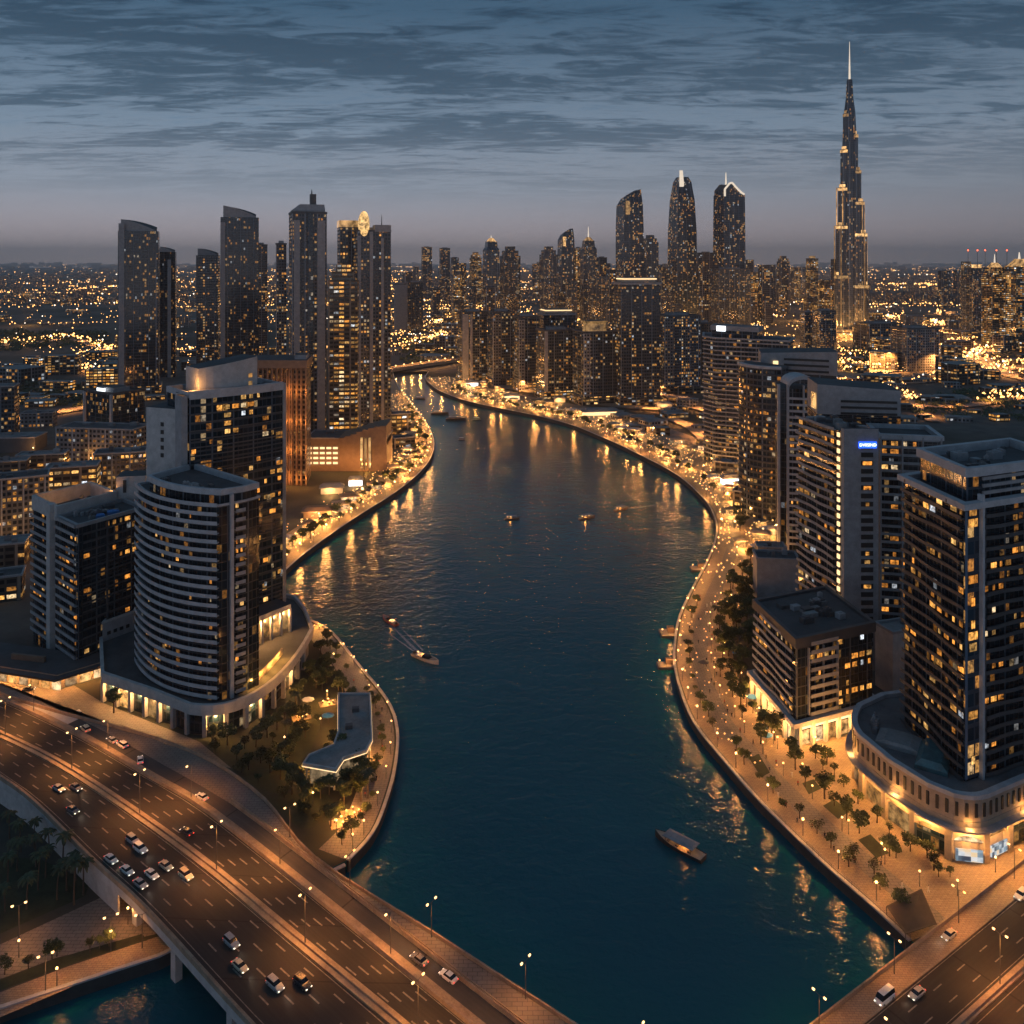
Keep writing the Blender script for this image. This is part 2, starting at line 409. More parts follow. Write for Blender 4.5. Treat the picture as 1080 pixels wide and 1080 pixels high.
M['f_low'] = fac('low_rise_wall', (.09, .075, .06), (.015, .015, .016), 4.6, 3.4, .50, 1.9, .10, .36, .88, run=.5, ws=.15)
M['kerb'] = plain('stained_kerb', (.27, .21, .15), .85, var=.3)
M['f_silver'] = fac('silver_finned_wall', (.085, .095, .110), (.02, .03, .04), 3.6, 4.2, .10, 2.4, .22, .15, .98, .35, .15)
# ------------------------------------------------------------------ the setting
RBPX = [(961,992),(919,953),(874,914),(836,878),(797,839),(763,800),(733,762),(718,726),(712,698),(713,674),(718,649),(732,619),(747,591),(756,566),(755,547),(743,526),(715,501),(676,480),(640,463),(600,447),(560,437),(520,429),(490,422),(466,413),(454,405),(449,398),(452,392)]
LBPX = [(366,907),(392,878),(407,842),(416,806),(418,770),(407,738),(376,700),(350,668),(330,656),(312,648),(291,633),(284,616),(298,603),(320,584),(350,562),(380,542),(415,520),(440,500),(454,482),(457,464),(449,446),(438,432),(429,420),(421,410),(416,400),(414,392)]
RB = smooth([P(*q) for q in RBPX], 4); LB = smooth([P(*q) for q in LBPX], 4)
LEFT_NEAR = [Vector(q) for q in ((-700, -300), (-300, 62), (-150, 150), (-104, 173), (-77, 186))]
RIGHT_NEAR = [Vector(q) for q in ((125, 150), (190, 60), (330, -300))]
GX, GY = 6000, 9000
gpoly = LEFT_NEAR + LB + RB[::-1] + RIGHT_NEAR + [Vector((GX, -300)), Vector((GX, GY)), Vector((-GX, GY)), Vector((-GX, -300))]
def groundmat():
    m, t, b = newmat('city_ground')
    tc = t.add('ShaderNodeTexCoord').outputs['Object']
    n = t.noise(tc, .0028, 5, .6); n2 = t.noise(tc, .06, 5, .65); n3 = t.noise(tc, .9, 3, .6)
    pav = t.ramp(n2, [(.25, (.045, .042, .04)), (.5, (.11, .095, .08)), (.75, (.16, .14, .115))])
    grn = t.ramp(n2, [(.3, (.012, .016, .009)), (.7, (.035, .042, .022))])
    c = t.mix(t.step(n, .44, .56), grn, pav)
    t.put(b.inputs['Base Color'], t.mix(t.m('MULTIPLY', n3, .4), c, (.02, .02, .02))); b.inputs['Roughness'].default_value = .9
    return m
M['ground'] = groundmat()
g = MB(); g.face([(p.x, p.y, LAND) for p in gpoly])
tag(g.build('ground', M['ground']), kind='structure')
FX, FY = 30000, 26000
g = MB()
for q in (((-FX, -300), (-GX, -300), (-GX, FY), (-FX, FY)), ((GX, -300), (FX, -300), (FX, FY), (GX, FY)), ((-GX, GY), (GX, GY), (GX, FY), (-GX, FY))):
    g.face([(x, y, LAND) for x, y in q])
tag(g.build('far_ground', M['ground']), kind='structure')
# water
def watermat():
    m, t, b = newmat('canal_water')
    tc = t.add('ShaderNodeTexCoord').outputs['Object']
    x, y, z = t.sep(tc)
    far = t.step(y, 330., 900.)
    big = t.noise(tc, .012, 3, .6)
    t.put(b.inputs['Base Color'], t.mix(big, (.001, .056, .076), (.003, .112, .146)))
    pv = t.xyz(t.m('MULTIPLY', x, .75), t.m('MULTIPLY', y, 1.0), 0.0)
    w1 = t.noise(pv, .16, 3, .55, dist=.6); w2 = t.noise(pv, .52, 4, .62, dist=.4); w3 = t.noise(tc, .04, 2, .5)
    h = t.m('ADD', t.m('MULTIPLY', w1, 1.5), t.m('ADD', t.m('MULTIPLY', w2, .75), t.m('MULTIPLY', w3, 1.0)))
    bp = t.add('ShaderNodeBump'); bp.inputs['Distance'].default_value = 1.0
    t.put(bp.inputs['Strength'], t.m('MULTIPLY_ADD', far, -.20, .35)); t.put(bp.inputs['Height'], h)
    t.l.new(bp.outputs[0], b.inputs['Normal'])
    t.put(b.inputs['Roughness'], t.m('MULTIPLY_ADD', far, .12, .12)); b.inputs['IOR'].default_value = 1.33
    return m
M['water'] = watermat()
g = MB(); g.face([(-900, -300, 0), (900, -300, 0), (900, 1500, 0), (-900, 1500, 0)])
tag(g.build('water', M['water']), kind='structure')
# quay walls
M['quay'] = plain('quay_stone', (.045, .042, .04), .8, var=.25, bump=.2)
def quay(line, label):
    w = empty('quay_wall', (line[0].x, line[0].y, 0), label, 'quay wall')
    MB().strip(line, -.4, .02, -1.5, LAND - .05).build('stone_face', M['quay'], w)
    MB().strip(line, -.75, .18, LAND - .02, LAND + .35).build('coping', M['conc'], w)
    return w
quay(RB, 'dark quay wall with pale coping along the right bank of the canal')
LBq = [p for p in LB[::-1]]
quay(LBq, 'dark quay wall with pale coping along the left bank of the canal')
quay([Vector((-42, 214)), Vector((-77, 186)), Vector((-104, 173)), Vector((-150, 150)), Vector((-300, 62))],
     'quay wall below the park, running under the motorway bridge')
# paving
def paver(name, a, b2, sc=.45, joint=(.05, .045, .04)):
    m, t, b = newmat(name)
    tc = t.add('ShaderNodeTexCoord').outputs['Object']
    br = t.add('ShaderNodeTexBrick'); t.put(br.inputs['Vector'], tc); br.inputs['Scale'].default_value = sc
    br.inputs['Color1'].default_value = a+(1,); br.inputs['Color2'].default_value = b2+(1,); br.inputs['Mortar'].default_value = joint+(1,)
    br.inputs['Mortar Size'].default_value = .012
    n = t.noise(tc, .08, 5, .65); n2 = t.noise(tc, 1.6, 3, .6)
    t.put(b.inputs['Base Color'], t.mix(1.0, br.outputs[0], t.ramp(t.m('ADD', t.m('MULTIPLY', n, .7), t.m('MULTIPLY', n2, .3)), [(.3, (.62, .62, .62)), (.7, (1.12, 1.08, 1.02))]), 'MULTIPLY'))
    b.inputs['Roughness'].default_value = .65
    return m
M['pave'] = paver('promenade_paving', (.28, .205, .14), (.34, .255, .175))
M['pave2'] = paver('walkway_paving', (.20, .175, .15), (.23, .20, .175), .25)
def sheet(name, pts, z, mat, kind='structure'):
    g = MB(); g.face([(p[0], p[1], z) for p in pts]); return tag(g.build(name, mat), kind=kind)
def inner(line, d, right=True):
    return offs(line, d if right else -d, False)
nR = [p for p in RB]                      # near to far: the land is on the right-hand side
def ribbon(name, line, d0, d1, z, mat):
    a = offs(line, d0, False); b = offs(line, d1, False); g = MB(); s = 0
    for i in range(len(line)-1):
        g.face([(a[i].x, a[i].y, z), (b[i].x, b[i].y, z), (b[i+1].x, b[i+1].y, z), (a[i+1].x, a[i+1].y, z)])
    return tag(g.build(name, mat), kind='structure')
ribbon('far_terrace', RB[44:-4], .76, 75, LAND+.003, M['pave2'])
ribbon('promenade', RB[:-4], .76, 22, LAND+.006, M['pave'])
ribbon('footpath', RB[:64], 6.5, 12.5, LAND+.012, M['pave2'])
PLAZA = [P(961,992), P(905,905), P(840,830), P(800,775), P(930,778), P(1080,800), P(1300,840), P(1160,880), P(1000,978)]
sheet('plaza', PLAZA, LAND+.010, M['pave'])
ribbon('left_promenade', LB[:36][::-1], .76, 9, LAND+.006, M['pave2'])
ribbon('left_far_promenade', LB[48:-4][::-1], .76, 24, LAND+.006, M['pave'])
# asphalt
def asphalt(name, c=.045):
    m, t, b = newmat(name)
    tc = t.add('ShaderNodeTexCoord').outputs['Object']
    n = t.noise(tc, .05, 5, .65); n2 = t.noise(tc, 3., 3, .6); n3 = t.noise(t.vm('MULTIPLY', tc, (1, 1, 1)), .35, 4, .7)
    f = t.m('ADD', t.m('MULTIPLY', n, .5), t.m('ADD', t.m('MULTIPLY', n2, .15), t.m('MULTIPLY', n3, .35)))
    uv = t.sep(t.add('ShaderNodeUVMap').outputs[0])          # worn tracks and patched joints run along the lanes
    trk = t.noise(t.xyz(t.m('MULTIPLY', uv[0], .02), t.m('MULTIPLY', uv[1], 1.1), 2.), 1.0, 4, .7)
    jn = t.m('LESS_THAN', t.m('FRACT', t.m('DIVIDE', uv[0], 24.0)), .018)
    col = t.mix(t.step(trk, .35, .68), t.ramp(f, [(.3, (c*.7, c*.7, c*.69)), (.7, (c*1.3, c*1.28, c*1.24))]), t.ramp(f, [(.3, (c*.9, c*.89, c*.87)), (.7, (c*1.55, c*1.52, c*1.46))]))
    t.put(b.inputs['Base Color'], t.mix(t.m('MULTIPLY', jn, .7), col, (.012, .011, .01)))
    t.put(b.inputs['Roughness'], t.m('MULTIPLY_ADD', n3, .25, .66)); b.inputs['Specular IOR Level'].default_value = .25
    return m
M['asph'] = asphalt('asphalt', .03); M['asph2'] = asphalt('worn_asphalt', .06)
M['paint'] = plain('road_paint', (.20, .18, .15), .7, var=.45, scale=.9)
D = DECK
LOW = [P(x, y, D) for x, y in ((400,1190), (335,1140), (270,1080), (160,960), (100,905), (40,846), (0,817), (-90,760), (-260,690), (-520,640))]
MED = [P(x, y, D) for x, y in ((560,1190), (490,1140), (420,1080), (310,989), (200,899), (78,815), (0,775), (-90,738), (-240,690), (-460,640))]
UPP = [P(x, y, D) for x, y in ((640,1190), (570,1140), (494,1080), (360,970), (220,858), (155,819), (83,777), (0,738), (-120,692), (-330,640))]
OUT = [P(x, y, D) for x, y in ((780,1190), (695,1140), (598,1080), (460,990), (331,907), (278,845), (225,806), (172,783), (120,768), (60,752), (0,733), (-120,688), (-330,637))]
LOW, MED, UPP, OUT = (smooth(q, 4) for q in (LOW, MED, UPP, OUT))
def band(name, A, B, z, mat, n=44, kind='structure', parent=None, thick=0):
    g = MB(); LA, LBn = length(A), length(B)
    a = [along(A, LA*i/n)[0] for i in range(n+1)]; b = [along(B, LBn*i/n)[0] for i in range(n+1)]
    for i in range(n):
        W_ = (a[i]-b[i]).length; u0, u1 = LA*i/n, LA*(i+1)/n
        g.face([(a[i].x, a[i].y, z), (a[i+1].x, a[i+1].y, z), (b[i+1].x, b[i+1].y, z), (b[i].x, b[i].y, z)], [(u0, 0), (u1, 0), (u1, W_), (u0, W_)])
    if thick:
        for q, s in ((a, 1), (b, -1)):
            for i in range(n):
                f = [(q[i].x, q[i].y, z-thick), (q[i].x, q[i].y, z), (q[i+1].x, q[i+1].y, z), (q[i+1].x, q[i+1].y, z-thick)]
                g.face(f if s > 0 else f[::-1])
        for i in range(n):
            g.face([(a[i].x, a[i].y, z-thick), (b[i].x, b[i].y, z-thick), (b[i+1].x, b[i+1].y, z-thick), (a[i+1].x, a[i+1].y, z-thick)])
    o = g.build(name, mat, parent)
    return tag(o, kind=kind) if kind else o
band('motorway', LOW, UPP, D, M['asph'])
# the bridge deck under the road is a thing with its parts
br = empty('road_bridge', (-60, 200, 0), 'concrete motorway bridge crossing the near end of the canal', 'bridge')
LOWo = offs(LOW, -1.3, False)
band('deck', LOWo, OUT, D-.03, M['conc'], kind=None, parent=br, thick=1.8)
for line, d0, d1, h in ((LOW, -1.3, -.7, 1.15), (OUT, .1, .45, .9)):
    OUTP = MB().strip(line, d0, d1, D-.02, D+h).build('parapet', M['kerb'], br)
MB().strip(UPP, -.3, .3, D+.004, D+.95).build('divider_wall', M['kerb'], br)
MB().strip(UPP, .3, 2.0, D+.004, D+.28).build('kerb_walk', M['kerb'], br)
MB().strip(MED, -1.25, 1.25, D+.004, D+.42).build('median_kerb', M['kerb'], br)
MB().strip(MED, -.2, .2, D+.42, D+.95).build('median_barrier', M['kerb'], br)
SRV = offs(UPP, 5.9, False)
band('service_road', offs(UPP, 2.0, False)[:26], SRV[:26], D+.006, M['asph2'])
band('bridge_walkway', offs(UPP, 7.0, False)[:17], offs(OUT, 0, False)[:17], D+.22, M['pave2'])
band('service_apron', offs(UPP, 5.9, False)[16:34], offs(OUT, 0, False)[16:37], D+.010, M['pave2'])
MB().strip(offs(UPP, 5.95, False)[:17], 0, .3, D+.004, D+1.0).build('walkway_wall', M['kerb'], br)
MB().strip(offs(UPP, 6.7, False)[:17], 0, .25, D+.004, D+.7).build('walkway_kerb', M['kerb'], br)
for s in range(14, 150, 15):                                   # railing posts above the outer parapet
    p, d = along(OUT, s); MB().tube((p.x, p.y, D+.88), (p.x, p.y, D+1.55), .07, .07).build('rail_post', M['pole'], OUTP)
# retaining wall and bridge piers on the park side
wl = offs(LOW, -.55, False)
cut = [i for i, p in enumerate(wl) if p.x < -91]
MB().strip([wl[i] for i in cut], -.3, .25, LAND-.5, D-1.84).build('retaining_wall', M['conc'], br)
for px, py in ((128, 958), (163, 1012), (235, 1075)):
    q = P(px, py, D-1.8); i = min(range(len(LOW)), key=lambda i: (LOW[i]-q).length); d = (LOW[min(i+1, len(LOW)-1)]-LOW[i-1]).normalized()
    nrm = Vector((d.y, -d.x))
    for k in (0.6, 11, 22):
        c = LOW[i] + nrm*k; MB().box((c.x, c.y, (D-1.84-1.2)/2+0), (2.0, 1.6, D-1.84+1.2), math.atan2(d.y, d.x)).build('pier', M['conc'], br)
# lane paint: dashes and edge lines as one sheet of markings
g = MB()
def dash(A, B, f, L0, gap, w=.16, z=D+.008):
    LA, n = length(A), 90
    pts = []
    for i in range(n+1):
        a = along(A, LA*i/n)[0]; b = along(B, length(B)*i/n)[0]; pts.append(a.lerp(b, f))
    tot = length(pts); s = 0
    while s < tot-1:
        p, d = along(pts, s); q, _ = along(pts, min(tot, s+L0)); nn = Vector((d.y, -d.x))*w
        g.face([(p-nn).to_3d()+Vector((0, 0, z)), (q-nn).to_3d()+Vector((0, 0, z)), (q+nn).to_3d()+Vector((0, 0, z)), (p+nn).to_3d()+Vector((0, 0, z))]); s += L0+gap
for f in (.22, .41, .6, .79): dash(LOW, MED, f, 3.2, 6.5)
for f in (.24, .43, .62, .81): dash(MED, UPP, f, 3.2, 6.5)
for A, B, f in ((LOW, MED, .05), (LOW, MED, .9), (MED, UPP, .13), (MED, UPP, .94)): dash(A, B, f, 9, 0.02, .09)
tag(g.build('lane_markings', M['paint'], weld=False), kind='structure')
# right-hand road
RE = [P(x, y, ROADZ) for x, y in ((700,1210), (867,1080), (960,1007), (1050,936), (1180,834), (1320,724))]
d1 = (RE[-1]-RE[0]).normalized(); nr = Vector((d1.y, -d1.x))
RL = [RE[0] - d1*40 + nr*0, RE[-1]]
def par(o): return [RL[0]+nr*o, RL[1]+nr*o]
rb = empty('road_bridge', (60, 170, 0), 'concrete road bridge in the near right corner beside the plaza', 'bridge')
band('right_road', par(4.6), par(44), ROADZ, M['asph'], 8)
band('deck', par(-.6), par(45), ROADZ-.03, M['conc'], 8, None, rb, 1.6)
MB().strip(par(-.5), -.1, .25, ROADZ-.02, ROADZ+1.0).build('parapet', M['kerb'], rb)
band('right_pavement', par(-.2), par(4.6), ROADZ+.16, M['pave'], 8)
MB().strip(par(4.6), -.3, .12, ROADZ+.004, ROADZ+.2).build('kerb', M['kerb'], rb)
MB().strip(par(15.3), -.9, .9, ROADZ+.004, ROADZ+.3).build('median_kerb', M['kerb'], rb)
MB().strip(par(15.3), -.5, .5, ROADZ+.3, ROADZ+1.0).build('median_barrier', M['kerb'], rb)
g = MB(); 
for o in (8.0, 11.3, 20, 23.4, 26.8): dash(par(o), par(o), 0, 3, 6, .13, ROADZ+.008)
for o in (5.1, 13.7, 17): dash(par(o), par(o), 0, 9, .02, .08, ROADZ+.008)
tag(g.build('right_lane_markings', M['paint'], weld=False), kind='structure')
# park roads in the lower left corner
M['grass'] = plain('park_grass', (.028, .036, .016), .95, var=.4, scale=.3)
sheet('park_road', [P(*q) for q in ((-40,1015), (110,945), (190,955), (165,985), (60,1010), (-40,1048))], LAND+.02, M['pave2'])
sheet('quay_road', [P(*q) for q in ((-40,1062), (70,1020), (175,985), (185,1000), (90,1035), (-40,1090))], LAND+.03, M['pave'])
tag(sheet('grass_verge', [P(*q) for q in ((-60,905), (40,905), (95,930), (90,945), (0,985), (-60,1000))], LAND+.025, M['grass']), kind='structure')
tag(sheet('grass_strip', [P(*q) for q in ((-40,1048), (80,1005), (150,985), (155,992), (85,1013), (-40,1060))], LAND+.035, M['grass']), kind='structure')
sheet('forecourt', [P(*q) for q in ((-60,700), (60,712), (110,742), (200,778), (250,800), (260,815), (172,790), (83,756), (0,728), (-60,715))], LAND+.02, M['pave2'])
tag(sheet('left_lawn', [P(*q) for q in ((205,778), (262,782), (300,765), (330,735), (345,745), (325,800), (300,840), (268,830))], LAND+.03, M['grass']), kind='structure')
tag(sheet('small_lawn', [P(*q) for q in ((282,845), (300,835), (345,838), (352,848), (330,872), (318,875))], LAND+.03, M['grass']), kind='structure')
M['path'] = paver('terrace_slabs', (.22, .21, .20), (.26, .25, .24), .3)
GP = [P(*q) for q in ((335,668), (346,666), (366,688), (384,712), (393,734), (366,736), (358,712), (346,690))]
sheet('garden_terrace', GP, LAND+.05, M['path'])
rlg = empty('quay_railing', (RB[0].x, RB[0].y, LAND), 'thin metal railing along the near quay edge of the right promenade', 'railing')
g = MB(); ln = RB[:62]
for zz in (1.05, .6): g.strip(ln, -.2, -.14, LAND+.35+zz-.03, LAND+.35+zz+.03)
s_ = 0
while s_ < length(ln): p, d = along(ln, s_); g.tube((p.x-d.y*.17, p.y+d.x*.17, LAND+.3), (p.x-d.y*.17, p.y+d.x*.17, LAND+1.45), .035, .035, 4, caps=False); s_ += 2.2
g.build('rail', M['steel'], rlg)
# ------------------------------------------------------------------ the air
hz = MB(); hz.prism([(-FX-3000, -900), (FX+3000, -900), (FX+3000, FY+3000), (-FX-3000, FY+3000)], -3.0, 612)
hz = hz.build('haze', []); tag(hz, kind='stuff')
hm = bpy.data.materials.new('air'); hm.use_nodes = True; hm.node_tree.nodes.clear(); t = NT(hm.node_tree)
pvn = t.add('ShaderNodeVolumePrincipled'); mo = t.add('ShaderNodeOutputMaterial'); t.l.new(pvn.outputs[0], mo.inputs['Volume'])
pvn.inputs['Color'].default_value = (1, 1, 1, 1); pvn.inputs['Density'].default_value = 6e-5; pvn.inputs['Anisotropy'].default_value = .25
hz.data.materials.append(hm)
# ------------------------------------------------------------------ near buildings
UNIT = {}
def pane_mesh(w, h, mat):
    """one lit window: glowing room behind glass, dark frame and a mullion"""
    k = (round(w, 1), round(h, 1), mat)
    if k not in UNIT:
        g = MB(); w, h = k[0], k[1]
        g.box((0, 0, h/2), (w, .06, h), 0, 0)
        for x in (-w/2, w/2, w*.12): g.box((x, .02, h/2), (.09, .12, h+.1), 0, 1)
        g.box((0, .02, h), (w+.1, .14, .1), 0, 1)
        o = g.build('window', [M[mat], M['black']]); UNIT[k] = o.data; bpy.data.objects.remove(o)
    return UNIT[k]
def wall_frame(A, B):
    A, B = toward([A, B]); d = (B-A).normalized(); return A, B, d, Vector((d.y, -d.x)), (B-A).length
def windows(root, A, B, z0, fh, n, bays, frac=.12, seed=1, hf=.62, wf=.8, off=.10, limit=100, mat='win', run=.45, name='window', lo=.22):
    A, B, d, nn, L = wall_frame(Vector(A), Vector(B)); r = random.Random(seed); bw = L/bays; c = 0; out = []
    for f in range(n):
        prev = False; fl = frac*(2.2 if r.random() < .28 else .65)
        for k in range(bays):
            on = r.random() < (fl + (run if prev else 0)*(1-fl)*.8); prev = on
            if on: out.append((f, k))
    if len(out) > limit: out = r.sample(out, limit)
    yaw = math.atan2(d.y, d.x)
    for f, k in out:
        w = bw*wf*r.choice((1, .8, .6, .4)); p = A + d*(bw*(k+.5)) + nn*off
        ob = bpy.data.objects.new(name, pane_mesh(w, fh*hf, mat)); COL.objects.link(ob); ob.parent = root
        ob.location = Vector((p.x, p.y, z0 + fh*(f+lo))) - ORG[root]; ob.rotation_euler = (0, 0, yaw)
def bands(root, pts, z0, fh, n, o0, o1, h, mat, name='balcony', first=0, wave=0, seed=0):
    pts = toward(pts); r = random.Random(seed)
    for f in range(first, n):
        q = pts
        if wave:
            ph = f*.55; q = [p + nm*(wave*math.sin(i*.9+ph)) for i, (p, nm) in enumerate(zip(pts, normals(pts, False)))]
        g = MB().strip(q, o0, o1, z0+f*fh-.18, z0+f*fh+.06)
        g.strip(q, o1-.14, o1, z0+f*fh+.06, z0+f*fh+h); g.build(name, M[mat], root)
def dense(A, B, n): A, B = Vector(A), Vector(B); return [A.lerp(B, i/n) for i in range(n+1)]
def building(name, label, cat, poly, z0, z1, mat, group=None, part='glass_facade', base=None):
    poly = ccw(poly); c = sum(poly, Vector((0, 0)))/len(poly); BLOCKED.append(offs(poly, 2.0))
    root = empty(name, (c.x, c.y, LAND if base is None else base), label, cat, group)
    MB().prism(poly, z0, z1, 0, 1).build(part, [M[mat], M['roof']], root)
    return root, poly
def parapet(root, poly, z, h=1.2, mat='band', t=.4, name='parapet', out=.15):
    MB().strip(ccw(poly), -t, out, z-.02, z+h, True).build(name, M[mat], root)
def roofbits(root, poly, z, n=5, seed=0, size=(2, 5), mats=('greyw', 'roofl', 'dgrey', 'steel')):
    r = random.Random(seed); c = sum(poly, Vector((0, 0)))/len(poly)
    for i in range(n):
        a = r.choice(poly); p = c.lerp(a, r.uniform(.1, .68)); s = r.uniform(*size); h = r.uniform(.8, 2.6)
        d = poly[1]-poly[0]
        g = MB().box((p.x, p.y, z+h/2), (s, s*r.uniform(.4, .9), h), math.atan2(d.y, d.x))
        if h > 1.6: g.box((p.x, p.y, z+h+.15), (s*.5, s*.3, .3), math.atan2(d.y, d.x))
        g.build('roof_unit', M[r.choice(mats)], root)
def pier(root, p, w, d, z0, z1, yaw, mat='band', name='pier'): MB().box((p[0], p[1], (z0+z1)/2), (w, d, z1-z0), yaw).build(name, M[mat], root)
def yaw_of(A, B): return math.atan2(B[1]-A[1], B[0]-A[0])

M['roofd'] = plain('weathered_roof', (.10, .10, .105), .8, var=.3, scale=.2)
# --- curved podium under the two left towers -------------------------------------------------
PZ = 13.0
pp = [P(107, 741), P(160, 760), P(200, 777)]; curve = bez(P(200, 777), P(275, 790), P(322, 706), 12)
podL = pp[:-1] + curve + [P(330, 690), P(322, 668), P(312, 655), P(262, 640), P(150, 650), P(105, 690)]
podL = ccw(podL); c = sum(podL, Vector((0, 0)))/len(podL); BLOCKED.append(offs(podL, 2))
pod = empty('shopping_podium', (c.x, c.y, LAND), 'pale curved podium with tall lit openings under the banded round-fronted tower', 'podium')
front = toward(pp[:-1] + curve)
MB().prism(offs(podL, -1.6), LAND, PZ-1.2, 0, 1).build('core_wall', [M['stone'], M['roof']], pod)
MB().prism(podL, PZ-3.0, PZ-.9, 0, 1).build('fascia', [M['conc'], M['roof']], pod)
MB().strip(podL, -.9, .25, PZ-.9, PZ+.5, True).build('parapet', M['conc'], pod)
L = length(front); n = 15
for i in range(n+1):
    p, d = along(front, L*i/n); q = p + Vector((d.y, -d.x))*-.75
    MB().box((q.x, q.y, (LAND+PZ-3)/2), (1.25, 1.3, PZ-3-LAND), math.atan2(d.y, d.x)).build('column', M['conc'], pod)
pl1 = lamp_data('podium_glow', 2000, (1, .6, .28), .5)
for i in range(n):
    p, d = along(front, L*(i+.5)/n); q = p + Vector((d.y, -d.x))*-1.5; w = L/n-1.6; yaw = math.atan2(d.y, d.x)
    lit = i in (0, 1, 2, 3, 4, 7, 9, 12) 
    g = MB().box((q.x, q.y, LAND+3.3), (w, .2, 6.2), yaw).build('shop_window', M['shop' if i in (1, 3) else 'f_glass'], pod)
    if lit:
        e = p + Vector((d.y, -d.x))*-1.3
        MB().box((e.x, e.y, PZ-3.35), (w, .3, .35), yaw).build('light_strip', M['strip'], pod)
        e = p + Vector((d.y, -d.x))*-.6; add_light(pl1, (e.x, e.y, PZ-4.2), pod)
# raised rear wing with the row of lit arches
A, B = P(245, 690, PZ), P(306, 664, PZ); A, B, d, nn, LL = wall_frame(A, B); yaw = yaw_of(A, B); bk = -nn*8
MB().prism([A-nn*.8, B-nn*.8, B+bk, A+bk], PZ-1, PZ+8.2, 0, 1).build('rear_wall', [M['stone'], M['roof']], pod)
MB().prism([A+nn*.5, B+nn*.5, B+bk, A+bk], PZ+8.2, PZ+10, 0, 1).build('rear_fascia', [M['conc'], M['roof']], pod)
for i in range(7):
    p = A + d*(LL*i/6); pier(pod, p-nn*.2, .9, 1.1, PZ-.9, PZ+8.2, yaw, 'conc', 'column')
    if i < 6:
        q = p + d*(LL/12) - nn*.7; MB().box((q.x, q.y, PZ+4), (LL/6-1.2, .15, 6.5), yaw).build('shop_window', M['shop'], pod)
        q = p + d*(LL/12) + nn*.2; add_light(pl1, (q.x, q.y, PZ+6.6), pod)
inn = offs(curve[4:11], 0, False)
MB().strip(toward(curve[4:12]), -6.5, -6.0, PZ-.9, PZ+1.4).build('garden_wall', M['stone'], pod)
for k in range(3, 11, 2):
    q = along(toward(curve[4:12]), length(curve[4:12])*k/11)[0]; add_light(lamp_data('garden_glow', 1700, (1, .55, .15), .4), (q.x-4, q.y+2.5, PZ+1.8), pod)
roofbits(pod, offs(podL, -6)[:6], PZ-.9, 18, 5, (1, 3))

# --- round-fronted tower with pale balcony bands --------------------------------------------------
TA, TB = P(146, 693, 14), P(231, 733, 14); tv = Vector((.74, .67)); back = Vector((.58, .815))
arc = bez(TA, (TA+TB)/2 + Vector((-4.5, -9.5)), TB, 16)
B2 = TB + tv*8.5; A2 = TA + back*13 + Vector((2, 0))
zt = 75.0; NF = 21; fh = (zt-PZ)/NF
tw, tp = building('apartment_tower', 'round-fronted tower wrapped in pale horizontal balcony bands beside the motorway', 'tower', arc + [B2, B2+back*6, A2], PZ-1.5, zt, 'f_glass2')
bands(tw, arc, PZ+.3, fh, NF+1, 0, 1.35, 1.05, 'band')
dch = (arc[-1]-arc[-2]).normalized()
pier(tw, B2 - tv*4.6 + Vector((.6, -.6)), 1.1, 1.0, PZ-1.5, zt+3.5, yaw_of(TB, B2), 'band', 'corner_pier')
bands(tw, [TB+tv*5.2, B2+tv*.1], PZ+.3, fh, NF, 0, 1.2, 1.0, 'greyw', 'side_balcony')
for i in range(0, 16, 2): windows(tw, arc[i], arc[i+2], PZ+.3, fh, NF, 3, .04, 40+i, .45, .7, .12, 9, lo=.38)
windows(tw, TB+tv*5.2, B2, PZ+.3, fh, NF, 2, .3, 61, .5, .8, .1, 12, lo=.38)
for i in range(1, 16): 
    q = arc[i]; pier(tw, q + normals(toward(arc), False)[0]*0, .12, .12, PZ, zt, 0, 'dgrey', 'mullion') if i % 3 == 0 else None
cr = [arc[i] for i in range(3, 17)]; crin = offs(toward(cr), -1.6, False)
crp = ccw(crin + [B2-tv*.2, B2+back*5, A2+Vector((6, 0))])
pent = MB().prism(crp, zt, zt+3.4, 0, 1).build('penthouse', [M['f_glass2'], M['roof']], tw)
MB().strip(crp, -.5, .7, zt+3.4, zt+5.3, True).build('crown_band', M['band'], pent)
parapet(tw, offs(tp, .2), zt, .7)
roofbits(tw, crp, zt+3.4, 14, 3, (1, 3))

# --- dark glass office tower behind it --------------------------------------------------------
GB = P(298, 652, 14); GA = GB - tv*37; nb_ = Vector((-.67, .74))
zg = 104.5
gt, gp = building('office_tower', 'tall dark glass office tower with grey curved crown, behind the banded tower', 'tower', [GA, GB, GB+nb_*22, GA+nb_*22], LAND, zg, 'f_glass')
n = 30; fh = (zg-PZ)/n
bow = [p + Vector((.67, -.74))*(1.6*math.sin(math.pi*i/8)) for i, p in enumerate(dense(GA, GB, 8))]
MB().prism(bow + [GB+nb_*1, GA+nb_*1], PZ, zg-.4, 0, 1).build('glass_bow', [M['f_glass'], M['roof']], gt)
for f in range(n): MB().strip(toward(bow), 0, .28, PZ+f*fh-.22, PZ+f*fh+.22).build('floor_band', M['dgrey'], gt)
for i in range(0, 8, 2): windows(gt, bow[i], bow[i+2], PZ, fh, n, 3, (.08, .14, .30, .18)[i//2], 70+i, .55, .86, .14, 25, run=.3, lo=.28)
MB().strip(toward(bow), -1.2, .7, zg-.5, zg+2.6).build('roof_band', M['band'], gt)
parapet(gt, gp, zg, 2.2)
pier(gt, GB + tv*.7 + nb_*2, 1.4, 4.5, LAND, zg+2, yaw_of(GA, GB), 'greyw', 'end_wall')
bands(gt, [GB+tv*.1+nb_*5, GB+tv*.1+nb_*14], PZ+10, fh, 28, 0, 1.3, 1.0, 'greyw', 'side_balcony')
